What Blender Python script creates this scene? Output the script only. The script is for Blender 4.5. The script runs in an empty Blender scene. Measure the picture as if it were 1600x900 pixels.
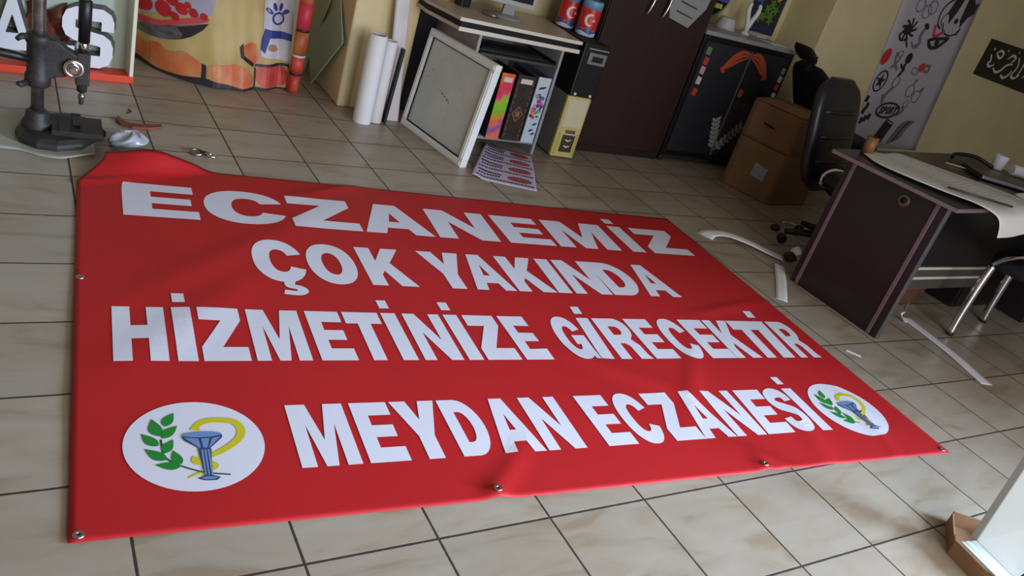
import bpy, bmesh, math, random
from mathutils import Vector, Matrix
from mathutils.geometry import tessellate_polygon
random.seed(7)
SC = bpy.context.scene
COL = SC.collection
PI = math.pi

# ------------------------------------------------------------------ camera
cam_d = bpy.data.cameras.new('camera'); cam_d.sensor_width = 36.0
cam_d.lens = 36.0 * 1256.6 / 1600.0
cam_d.clip_start = 0.02; cam_d.clip_end = 60
cam = bpy.data.objects.new('camera', cam_d); COL.objects.link(cam)
cam.matrix_world = Matrix((
    (0.8410740340581427, 0.00178082455207898, -0.5409170896700128, -0.5766),
    (-0.4635609272333776, 0.5177097586030541, -0.7190882230920616, -1.17845),
    (0.27875748595453576, 0.8555544602835532, 0.4362577558201397, 1.43062),
    (0, 0, 0, 1)))
SC.camera = cam

# ------------------------------------------------------------------ light
SC.view_settings.view_transform = 'Standard'
SC.view_settings.look = 'None'
SC.view_settings.gamma = 1.0
SC.view_settings.use_curve_mapping = False
SC.view_settings.exposure = 0.0
world = bpy.data.worlds.new('world'); SC.world = world; world.use_nodes = True
world.node_tree.nodes['Background'].inputs[0].default_value = (0.62, 0.72, 1.0, 1)
world.node_tree.nodes['Background'].inputs[1].default_value = 1.0


def area(name, loc, aim, sx, sy, power, col, spread=180):
    d = bpy.data.lights.new(name, 'AREA'); d.shape = 'RECTANGLE'
    d.size = sx; d.size_y = sy; d.energy = power; d.color = col; d.spread = math.radians(spread)
    o = bpy.data.objects.new(name, d); COL.objects.link(o)
    o.location = loc
    o.rotation_euler = (Vector(aim) - Vector(loc)).to_track_quat('-Z', 'Y').to_euler()
    return o


# daylight through the shop front behind the photographer
area('shopfront_daylight', (1.3, -3.05, 1.35), (1.6, 1.5, 0.6), 2.8, 1.9, 86, (1.0, 0.975, 0.93), 150)
# open shop door behind the photographer on the right: cool light over the near tiles
area('doorway_daylight', (4.3, -2.95, 1.5), (1.5, -0.6, 0.0), 1.0, 1.9, 76, (0.58, 0.75, 1.0), 55)


# ------------------------------------------------------------------ materials
def lin(c):
    c = c / 255.0
    return c / 12.92 if c <= 0.04045 else ((c + 0.055) / 1.055) ** 2.4


def rgb(r, g, b):
    return (lin(r), lin(g), lin(b), 1.0)


MATS = {}


def mat(name, col, rough=0.6, metal=0.0, var=0.0, vscale=8.0, bump=0.0, bscale=40.0, spec=0.5, coat=0.0,
        trans=0.0, col2=None, stretch=(1, 1, 1)):
    if name in MATS:
        return MATS[name]
    m = bpy.data.materials.new(name); m.use_nodes = True
    nt = m.node_tree; b = nt.nodes['Principled BSDF']
    b.inputs['Base Color'].default_value = rgb(*col)
    b.inputs['Roughness'].default_value = rough
    b.inputs['Metallic'].default_value = metal
    b.inputs['Specular IOR Level'].default_value = spec
    b.inputs['Coat Weight'].default_value = coat
    b.inputs['Transmission Weight'].default_value = trans
    tc = nt.nodes.new('ShaderNodeTexCoord'); mp = nt.nodes.new('ShaderNodeMapping')
    mp.inputs['Scale'].default_value = stretch
    nt.links.new(tc.outputs['Object'], mp.inputs['Vector'])
    if var > 0 or col2:
        n = nt.nodes.new('ShaderNodeTexNoise'); n.inputs['Scale'].default_value = vscale
        n.inputs['Detail'].default_value = 6
        nt.links.new(mp.outputs['Vector'], n.inputs['Vector'])
        rp = nt.nodes.new('ShaderNodeValToRGB')
        a = rgb(*col); c2 = rgb(*col2) if col2 else tuple(x * (1 - var) for x in a[:3]) + (1,)
        rp.color_ramp.elements[0].position = 0.35; rp.color_ramp.elements[0].color = c2
        rp.color_ramp.elements[1].position = 0.65; rp.color_ramp.elements[1].color = a
        nt.links.new(n.outputs['Fac'], rp.inputs['Fac'])
        nt.links.new(rp.outputs['Color'], b.inputs['Base Color'])
    if bump > 0:
        n2 = nt.nodes.new('ShaderNodeTexNoise'); n2.inputs['Scale'].default_value = bscale
        n2.inputs['Detail'].default_value = 5
        nt.links.new(mp.outputs['Vector'], n2.inputs['Vector'])
        bp = nt.nodes.new('ShaderNodeBump'); bp.inputs['Strength'].default_value = bump
        bp.inputs['Distance'].default_value = 0.01
        nt.links.new(n2.outputs['Fac'], bp.inputs['Height'])
        nt.links.new(bp.outputs['Normal'], b.inputs['Normal'])
    MATS[name] = m
    return m


TILE = 1.0 / 3.0


def tile_mat():
    m = bpy.data.materials.new('floor_tiles'); m.use_nodes = True
    nt = m.node_tree; N = nt.nodes; L = nt.links; b = N['Principled BSDF']

    def math_(op, a=None, bb=None, c=None):
        n = N.new('ShaderNodeMath'); n.operation = op
        for i, v in enumerate((a, bb, c)):
            if v is None:
                continue
            if isinstance(v, (int, float)):
                n.inputs[i].default_value = v
            else:
                L.new(v, n.inputs[i])
        return n.outputs[0]
    geo = N.new('ShaderNodeNewGeometry'); sep = N.new('ShaderNodeSeparateXYZ')
    L.new(geo.outputs['Position'], sep.inputs[0])
    ux = math_('DIVIDE', sep.outputs[0], TILE); uy = math_('DIVIDE', sep.outputs[1], TILE)
    fx = math_('FRACT', math_('ADD', ux, 100.0)); fy = math_('FRACT', math_('ADD', uy, 100.0))
    ex = math_('MINIMUM', fx, math_('SUBTRACT', 1.0, fx)); ey = math_('MINIMUM', fy, math_('SUBTRACT', 1.0, fy))
    # ragged joint edge
    nz = N.new('ShaderNodeTexNoise'); nz.inputs['Scale'].default_value = 30
    L.new(geo.outputs['Position'], nz.inputs['Vector'])
    e = math_('ADD', math_('MINIMUM', ex, ey), math_('MULTIPLY', math_('SUBTRACT', nz.outputs['Fac'], 0.5), 0.006))
    mr = N.new('ShaderNodeMapRange'); mr.inputs['From Min'].default_value = 0.007; mr.inputs['From Max'].default_value = 0.013
    L.new(e, mr.inputs['Value'])
    cx = math_('FLOOR', ux); cy = math_('FLOOR', uy)
    cmb = N.new('ShaderNodeCombineXYZ'); L.new(cx, cmb.inputs[0]); L.new(cy, cmb.inputs[1])
    wn = N.new('ShaderNodeTexWhiteNoise'); L.new(cmb.outputs[0], wn.inputs['Vector'])
    # per tile shifted, diagonal veining
    off = N.new('ShaderNodeVectorMath'); off.operation = 'MULTIPLY_ADD'
    L.new(wn.outputs['Color'], off.inputs[0]); off.inputs[1].default_value = (7, 7, 7); L.new(geo.outputs['Position'], off.inputs[2])
    mp = N.new('ShaderNodeMapping'); mp.inputs['Rotation'].default_value = (0, 0, 0.7); mp.inputs['Scale'].default_value = (1.0, 3.2, 1)
    L.new(off.outputs[0], mp.inputs['Vector'])
    v = N.new('ShaderNodeTexNoise'); v.inputs['Scale'].default_value = 3.5; v.inputs['Detail'].default_value = 5
    v.inputs['Distortion'].default_value = 0.8
    L.new(mp.outputs[0], v.inputs['Vector'])
    rp = N.new('ShaderNodeValToRGB')
    es = rp.color_ramp.elements
    es[0].position = 0.32; es[0].color = rgb(150, 133, 112)
    es[1].position = 0.62; es[1].color = rgb(167, 157, 143)
    k = es.new(0.45); k.color = rgb(162, 150, 133)
    L.new(v.outputs['Fac'], rp.inputs['Fac'])
    tint = N.new('ShaderNodeMix'); tint.data_type = 'RGBA'; tint.blend_type = 'MULTIPLY'; tint.inputs[0].default_value = 1
    tv = N.new('ShaderNodeMapRange'); tv.inputs['To Min'].default_value = 0.90; tv.inputs['To Max'].default_value = 1.03
    L.new(wn.outputs['Value'], tv.inputs['Value'])
    L.new(rp.outputs['Color'], tint.inputs[6]); L.new(tv.outputs[0], tint.inputs[7])
    mx = N.new('ShaderNodeMix'); mx.data_type = 'RGBA'
    L.new(mr.outputs[0], mx.inputs[0]); mx.inputs[6].default_value = rgb(54, 43, 37); L.new(tint.outputs[2], mx.inputs[7])
    L.new(mx.outputs[2], b.inputs['Base Color'])
    rr = N.new('ShaderNodeMapRange'); rr.inputs['To Min'].default_value = 0.8; rr.inputs['To Max'].default_value = 0.38
    L.new(mr.outputs[0], rr.inputs['Value']); L.new(rr.outputs[0], b.inputs['Roughness'])
    bp = N.new('ShaderNodeBump'); bp.inputs['Strength'].default_value = 0.5; bp.inputs['Distance'].default_value = 0.002
    L.new(mr.outputs[0], bp.inputs['Height']); L.new(bp.outputs['Normal'], b.inputs['Normal'])
    return m


M_FLOOR = tile_mat()
M_WALL = mat('wall_paint', (212, 198, 156), 0.85, var=0.10, vscale=3, bump=0.08, bscale=60)
M_PILLAR = mat('lit_wall_paint', (234, 218, 176), 0.85, var=0.08, vscale=4, bump=0.08, bscale=60)  # lighter copy of the wall paint, in place of stronger light on the pillar
M_CEIL = mat('ceiling_paint', (200, 196, 186), 0.9)
M_RED = mat('red_vinyl', (180, 28, 33), 0.55, var=0.06, vscale=3, spec=0.35)
M_INK = mat('white_print', (214, 214, 226), 0.5)
M_GREEN = mat('leaf_green', (28, 128, 48), 0.5)
M_DKGREEN = mat('dark_green', (22, 70, 36), 0.5)
M_SNAKE = mat('snake_yellow', (196, 188, 40), 0.5)
M_BLUE = mat('goblet_blue', (104, 136, 184), 0.5)
M_DKBLUE = mat('goblet_outline_blue', (50, 66, 106), 0.5)  # dark outlines of the printed goblet
M_METAL = mat('brushed_metal', (190, 190, 192), 0.3, 1.0)
M_CHROME = mat('chrome', (225, 225, 228), 0.15, 1.0)
M_IRON = mat('dark_cast_iron', (58, 55, 54), 0.55, 0.3, var=0.3, vscale=20, bump=0.15, bscale=80)
M_WORN = mat('worn_steel', (176, 168, 166), 0.28, 0.9, var=0.45, vscale=25)
M_BLACK = mat('black_plastic', (18, 18, 20), 0.45)
M_BLACKM = mat('matt_black', (12, 12, 13), 0.7)
M_LEATHER = mat('black_leather', (26, 27, 32), 0.38, bump=0.12, bscale=90)
M_WHITE = mat('white_paper', (232, 232, 238), 0.7)
M_WHITEP = mat('white_plastic', (222, 224, 224), 0.4)
M_GREYP = mat('grey_plastic', (150, 154, 158), 0.5)


# ------------------------------------------------------------------ mesh helpers
class MB:
    def __init__(self):
        self.bm = bmesh.new(); self.mi = 0

    def _v(self, p):
        return self.bm.verts.new(p)

    def face(self, pts, smooth=False):
        try:
            f = self.bm.faces.new([self._v(p) for p in pts]); f.material_index = self.mi; f.smooth = smooth
            return f
        except ValueError:
            return None

    def box(self, x0, y0, z0, x1, y1, z1, M=None):
        c = [Vector((x, y, z)) for z in (z0, z1) for y in (y0, y1) for x in (x0, x1)]
        if M is not None:
            c = [M @ p for p in c]
        v = [self._v(p) for p in c]
        for q in ((0, 2, 3, 1), (4, 5, 7, 6), (0, 1, 5, 4), (2, 6, 7, 3), (0, 4, 6, 2), (1, 3, 7, 5)):
            f = self.bm.faces.new([v[i] for i in q]); f.material_index = self.mi
        return self

    def rings(self, rings, cap=True, closed=False, smooth=True):
        R = [[self._v(p) for p in r] for r in rings]
        n = len(R[0])
        pairs = list(zip(R[:-1], R[1:])) + ([(R[-1], R[0])] if closed else [])
        for a, b in pairs:
            for i in range(n):
                j = (i + 1) % n
                f = self.bm.faces.new((a[i], a[j], b[j], b[i])); f.material_index = self.mi; f.smooth = smooth
        if cap and not closed:
            f = self.bm.faces.new(R[0][::-1]); f.material_index = self.mi
            f = self.bm.faces.new(R[-1]); f.material_index = self.mi
        return self

    def tube(self, pts, rad, n=10, closed=False, flat=None):
        pts = [Vector(p) for p in pts]
        rads = rad if isinstance(rad, (list, tuple)) else [rad] * len(pts)
        rings = []; up = None
        for i, p in enumerate(pts):
            if closed:
                t = pts[(i + 1) % len(pts)] - pts[i - 1]
            else:
                t = pts[min(i + 1, len(pts) - 1)] - pts[max(i - 1, 0)]
            t.normalize()
            if up is None:
                up = Vector((0, 0, 1)) if abs(t.z) < 0.9 else Vector((1, 0, 0))
            a = t.cross(up)
            if a.length < 1e-4:
                a = t.orthogonal()
            a.normalize(); c = a.cross(t).normalized(); up = c
            k = flat or 1.0
            rings.append([p + rads[i] * (math.cos(2 * PI * j / n) * a + k * math.sin(2 * PI * j / n) * c) for j in range(n)])
        return self.rings(rings, cap=True, closed=closed)

    def lathe(self, prof, n=24, M=None, cap=True):
        rings = []
        for r, z in prof:
            ring = [Vector((r * math.cos(2 * PI * j / n), r * math.sin(2 * PI * j / n), z)) for j in range(n)]
            rings.append([M @ p for p in ring] if M is not None else ring)
        return self.rings(rings, cap=cap)

    def poly(self, loops, f3):
        """flat polygon with holes; f3 maps (a, b) to a point"""
        tri = tessellate_polygon([[Vector((a, b, 0)) for a, b in l] for l in loops])
        flat = [p for l in loops for p in l]
        vs = [self._v(f3(*p)) for p in flat]
        for t in tri:
            try:
                f = self.bm.faces.new([vs[i] for i in t]); f.material_index = self.mi
            except ValueError:
                pass
        return self

    def prism(self, loops, f3, depth_vec, side_mi=None):
        d = Vector(depth_vec); m0 = self.mi
        self.poly(loops, f3)
        self.poly(loops, lambda a, b: Vector(f3(a, b)) + d)
        if side_mi is not None:
            self.mi = side_mi
        for l in loops:
            for i in range(len(l)):
                p, q = Vector(f3(*l[i])), Vector(f3(*l[(i + 1) % len(l)]))
                self.face([p, q, q + d, p + d])
        self.mi = m0
        return self

    def slab_grid(self, f, nu, nv, th=None, smooth=True):
        """surface f(s,t); th: offset vector function for a second side"""
        V = [[self._v(f(i / nu, j / nv)) for i in range(nu + 1)] for j in range(nv + 1)]
        for j in range(nv):
            for i in range(nu):
                q = self.bm.faces.new((V[j][i], V[j][i + 1], V[j + 1][i + 1], V[j + 1][i])); q.material_index = self.mi; q.smooth = smooth
        if th is not None:
            W = [[self._v(Vector(f(i / nu, j / nv)) + Vector(th)) for i in range(nu + 1)] for j in range(nv + 1)]
            for j in range(nv):
                for i in range(nu):
                    q = self.bm.faces.new((W[j][i], W[j + 1][i], W[j + 1][i + 1], W[j][i + 1])); q.material_index = self.mi; q.smooth = smooth
            bd = [(j, 0) for j in range(nv)] + [(nv, i) for i in range(nu)] + [(j, nu) for j in range(nv, 0, -1)] + [(0, i) for i in range(nu, 0, -1)]
            for k in range(len(bd)):
                a, b = bd[k], bd[(k + 1) % len(bd)]
                q = self.bm.faces.new((V[a[0]][a[1]], V[b[0]][b[1]], W[b[0]][b[1]], W[a[0]][a[1]])); q.material_index = self.mi
        return self

    def cut_grid(self, sx, sy, x0, x1, y0, y1):
        def run(axis, step, lo, hi):
            k = math.ceil(lo / step)
            while k * step < hi:
                co = Vector((0, 0, 0)); co[axis] = k * step
                no = Vector((0, 0, 0)); no[axis] = 1
                bmesh.ops.bisect_plane(self.bm, geom=self.bm.verts[:] + self.bm.edges[:] + self.bm.faces[:], plane_co=co, plane_no=no, dist=1e-6)
                k += 1
        run(0, sx, x0, x1); run(1, sy, y0, y1)
        return self

    def warp(self, f):
        for v in self.bm.verts:
            v.co = f(v.co)
        return self

    def build(self, name, mats, parent=None, bevel=0.0, seg=2, sub=0, recalc=True, label=None):
        if recalc:
            bmesh.ops.recalc_face_normals(self.bm, faces=self.bm.faces[:])
        me = bpy.data.meshes.new(name); self.bm.to_mesh(me); self.bm.free()
        for m in (mats if isinstance(mats, (list, tuple)) else [mats]):
            me.materials.append(m)
        o = bpy.data.objects.new(name, me); COL.objects.link(o)
        if parent is not None:
            o.parent = parent
        if bevel > 0:
            b = o.modifiers.new('bevel', 'BEVEL'); b.width = bevel; b.segments = seg; b.limit_method = 'ANGLE'; b.angle_limit = math.radians(40)
        if sub:
            s = o.modifiers.new('subdivision', 'SUBSURF'); s.levels = sub; s.render_levels = sub
        if label:
            o['label'] = label
        return o


def tag(o, label, cat, group=None, kind=None):
    o['label'] = label; o['category'] = cat
    if group:
        o['group'] = group
    if kind:
        o['kind'] = kind
    return o


def thing(name, label, cat, loc=(0, 0, 0), rz=0.0, group=None):
    o = bpy.data.objects.new(name, None); COL.objects.link(o)
    o.empty_display_size = 0.05
    o.location = loc; o.rotation_euler = (0, 0, rz)
    return tag(o, label, cat, group)


def struct(o):
    o['kind'] = 'structure'
    return o


def lerp(a, b, t):
    return a + (b - a) * t


def smooth(t):
    t = max(0.0, min(1.0, t)); return t * t * (3 - 2 * t)


def interp(pts, s):
    """catmull style lookup along a list of points, s in 0..1"""
    n = len(pts) - 1; x = s * n; i = min(int(x), n - 1); t = x - i
    p0 = Vector(pts[max(i - 1, 0)]); p1 = Vector(pts[i]); p2 = Vector(pts[i + 1]); p3 = Vector(pts[min(i + 2, n)])
    return 0.5 * ((2 * p1) + (p2 - p0) * t + (2 * p0 - 5 * p1 + 4 * p2 - p3) * t * t + (3 * p1 - p0 - 3 * p2 + p3) * t ** 3)


def spline(pts, n):
    return [interp(pts, i / n) for i in range(n + 1)]


def ellipse(cx, cy, rx, ry, n=32, a0=0.0, a1=2 * PI, e=2.0, rot=0.0):
    out = []
    full = abs(a1 - a0 - 2 * PI) < 1e-6
    for i in range(n if full else n + 1):
        a = a0 + (a1 - a0) * i / n
        c, s = math.cos(a), math.sin(a)
        x = rx * math.copysign(abs(c) ** (2 / e), c); y = ry * math.copysign(abs(s) ** (2 / e), s)
        out.append((cx + x * math.cos(rot) - y * math.sin(rot), cy + x * math.sin(rot) + y * math.cos(rot)))
    return out


def ribbon(pts, hx, hy=None, n=24, taper=None):
    """closed outline of a stroke along a 2-D centre line"""
    hy = hx if hy is None else hy
    c = spline([(p[0], p[1], 0) for p in pts], n) if n else [Vector((p[0], p[1], 0)) for p in pts]
    L, R = [], []
    for i, p in enumerate(c):
        t = (c[min(i + 1, len(c) - 1)] - c[max(i - 1, 0)])
        t = Vector((t.x / hx, t.y / hy, 0)).normalized()
        k = taper(i / (len(c) - 1)) if taper else 1.0
        L.append((p.x - t.y * hx * k, p.y + t.x * hy * k)); R.append((p.x + t.y * hx * k, p.y - t.x * hy * k))
    return L + R[::-1]


# ------------------------------------------------------------------ glyphs in a unit cell (list of polygons, each a list of loops)
def glyphs():
    G = {}
    G['I'] = [[[(0, 0), (1, 0), (1, 1), (0, 1)]]]
    G['H'] = [[[(0, 0), (.34, 0), (.34, .39), (.66, .39), (.66, 0), (1, 0), (1, 1), (.66, 1), (.66, .64), (.34, .64), (.34, 1), (0, 1)]]]
    G['E'] = [[[(0, 0), (1, 0), (1, .23), (.38, .23), (.38, .40), (.92, .40), (.92, .60), (.38, .60), (.38, .77), (.97, .77), (.97, 1), (0, 1)]]]
    G['Z'] = [[[(0, 0), (1, 0), (1, .25), (.45, .25), (.96, .76), (.96, 1), (.02, 1), (.02, .75), (.51, .75), (0, .25)]]]
    G['A'] = [[[(0, 0), (.29, 0), (.35, .19), (.65, .19), (.71, 0), (1, 0), (.66, 1), (.34, 1)], [(.42, .40), (.5, .70), (.58, .40)]]]
    G['N'] = [[[(0, 0), (.30, 0), (.30, .58), (.68, 0), (1, 0), (1, 1), (.70, 1), (.70, .42), (.32, 1), (0, 1)]]]
    G['M'] = [[[(0, 0), (.25, 0), (.25, .66), (.40, 0), (.60, 0), (.75, .66), (.75, 0), (1, 0), (1, 1), (.66, 1), (.5, .40), (.34, 1), (0, 1)]]]
    G['K'] = [[[(0, 0), (.33, 0), (.33, .28), (.42, .38), (.62, 0), (1, 0), (.63, .60), (.98, 1), (.60, 1), (.33, .64), (.33, 1), (0, 1)]]]
    G['Y'] = [[[(.33, 0), (.67, 0), (.67, .38), (1, 1), (.64, 1), (.5, .66), (.36, 1), (0, 1), (.33, .38)]]]
    G['T'] = [[[(.32, 0), (.68, 0), (.68, .75), (1, .75), (1, 1), (0, 1), (0, .75), (.32, .75)]]]
    G['D'] = [[[(0, 0), (.45, 0)] + ellipse(.45, .5, .55, .5, 14, -PI / 2 + .05, PI / 2 - .05) + [(.45, 1), (0, 1)],
               [(.33, .23), (.33, .77), (.44, .77)] + ellipse(.44, .5, .22, .27, 10, PI / 2 - .05, -PI / 2 + .05) + [(.44, .23)]]]
    G['R'] = [[[(0, 0), (.33, 0), (.33, .37), (.48, .37), (.58, .30), (.62, .0), (1, 0), (.93, .10), (.90, .32), (.76, .47)] +
               ellipse(.62, .73, .34, .27, 10, -PI / 2 + .9, PI / 2 - .05) + [(.58, 1), (0, 1)],
               [(.33, .58), (.33, .79), (.52, .79)] + ellipse(.52, .685, .12, .105, 8, PI / 2 - .1, -PI / 2 + .1) + [(.52, .58)]]]
    out_ = ellipse(.5, .5, .5, .52, 40, .33, 2 * PI - .33, 2.25)
    inn = ellipse(.52, .5, .19, .28, 28, 2 * PI - .45, .45, 2.3)
    G['C'] = [[out_ + inn]]
    G['O'] = [[ellipse(.5, .5, .5, .52, 44, e=2.2), ellipse(.5, .5, .19, .28, 32, e=2.2)[::-1]]]
    og = ellipse(.5, .5, .5, .52, 40, .36, 2 * PI - .95, 2.25)
    ig = ellipse(.51, .5, .19, .28, 28, 2 * PI - .80, .5, 2.3)
    G['G'] = [[og + [(.80, .10), (.83, .0), (1, 0), (1, .56), (.54, .56), (.54, .35), (.68, .35)] + ig]]
    s = [(.84, .70), (.80, .83), (.66, .895), (.45, .90), (.24, .84), (.17, .73), (.24, .62), (.5, .53), (.76, .43), (.83, .28), (.74, .15), (.52, .10), (.30, .12), (.19, .20), (.16, .32)]
    G['S'] = [[ribbon(s, .165, .115, 56)]]
    return G


GL = glyphs()
CED = ribbon([(.58, 0.02), (.55, -.10), (.70, -.14), (.76, -.21), (.66, -.27), (.40, -.25)], .10, .05, 20)

# ------------------------------------------------------------------ the room
def room():
    b = MB(); b.box(-3.2, -3.2, -0.1, 8.6, 4.1, 0.0); struct(b.build('floor', M_FLOOR))
    b = MB(); b.box(-3.2, -3.2, 2.8, 8.6, 4.1, 2.9); struct(b.build('ceiling', M_CEIL))
    b = MB(); b.box(-3.3, -3.2, 0, -3.2, 4.1, 2.8); struct(b.build('wall_left', M_WALL))
    b = MB(); b.box(8.6, -3.2, 0, 8.7, 4.1, 2.8); struct(b.build('wall_right', M_WALL))
    b = MB(); b.box(-3.2, 3.95, 0, 1.11, 4.1, 2.8); struct(b.build('wall_alcove', M_WALL))
    b = MB(); b.box(1.11, 3.24, 0, 1.50, 4.1, 2.8); struct(b.build('wall_pillar', M_PILLAR, bevel=0.012))
    b = MB(); b.box(1.50, 3.40, 0, 4.567, 4.1, 2.8); struct(b.build('wall_back', M_WALL))
    b = MB(); b.box(4.567, 3.0, 0, 8.6, 4.1, 2.8); struct(b.build('wall_back_right', M_WALL, bevel=0.01))
    # shop front wall behind the photographer, with the open window bay the daylight comes through
    b = MB(); b.box(-3.2, -3.3, 0, 8.6, -3.2, 0.35); b.box(-3.2, -3.3, 2.55, 8.6, -3.2, 2.8)
    b.box(-3.2, -3.3, 0.35, -.2, -3.2, 2.55); b.box(2.8, -3.3, 0.35, 3.6, -3.2, 2.55); b.box(5.0, -3.3, 0.35, 8.6, -3.2, 2.55)
    struct(b.build('wall_front', M_WALL))


room()

# ------------------------------------------------------------------ the banner
BW, BH = 2.979, 2.0
BO = (-0.452, 0.162, 0.0); BA = -0.0747


def ban_z(u, v):
    z = 0.004
    z += 0.0022 * (1 + math.sin(2.1 * u + 1.3 * v) * math.sin(3.1 * v - 0.8 * u))
    # soft diagonal buckles
    for (u0, v0, ang, wid, ln, amp) in ((.50, 1.30, 0.75, .07, .45, .007), (1.75, .56, -0.6, .05, .30, .007), (2.05, .50, 0.9, .04, .26, .006),
                                        (2.65, 1.02, 0.25, .035, .28, .008), (1.08, .10, 0.8, .03, .14, .007), (2.05, .06, 2.4, .03, .12, .008),
                                        (2.35, .15, 1.2, .05, .25, .005), (.35, .9, .9, .08, .45, .006), (2.72, .2, 1.35, .03, .22, .006), (1.0, 1.93, .5, .03, .2, .008)):
        du, dv = u - u0, v - v0
        a = du * math.cos(ang) + dv * math.sin(ang); c = -du * math.sin(ang) + dv * math.cos(ang)
        z += amp * math.exp(-(c / wid) ** 2) * math.exp(-(a / ln) ** 2)
    # far left corner riding up over the bag and the drill stand foot
    v0 = 1.775 + 0.40 * u
    k = smooth((v - v0) / max(0.05, 2.0 - v0) * .8) / smooth(.8) * (1 - smooth((u - 0.25) / 0.33))
    z += 0.072 * k * (0.62 + 0.38 * smooth(u / 0.22))
    z += 0.010 * math.exp(-((v - v0 - .01) / 0.018) ** 2) * (1 - smooth((u - 0.05) / 0.40))
    # eyelet puckers on the near hem
    for (u0, v0) in ((1.011, .026), (2.004, .023)):
        z += 0.010 * math.exp(-((u - u0) / .03) ** 2 - ((v - v0) / .05) ** 2)
    return z


def ban_shift(u, v):
    """the lifted corner is also dragged inwards"""
    k = smooth((v - 1.77) / 0.22)
    return u + 0.095 * k * max(0.0, 1 - u / 0.35), v


def ban(u, v, dz=0.0):
    a, b = ban_shift(u, v)
    return Vector((a, b, ban_z(u, v) + dz))


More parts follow.
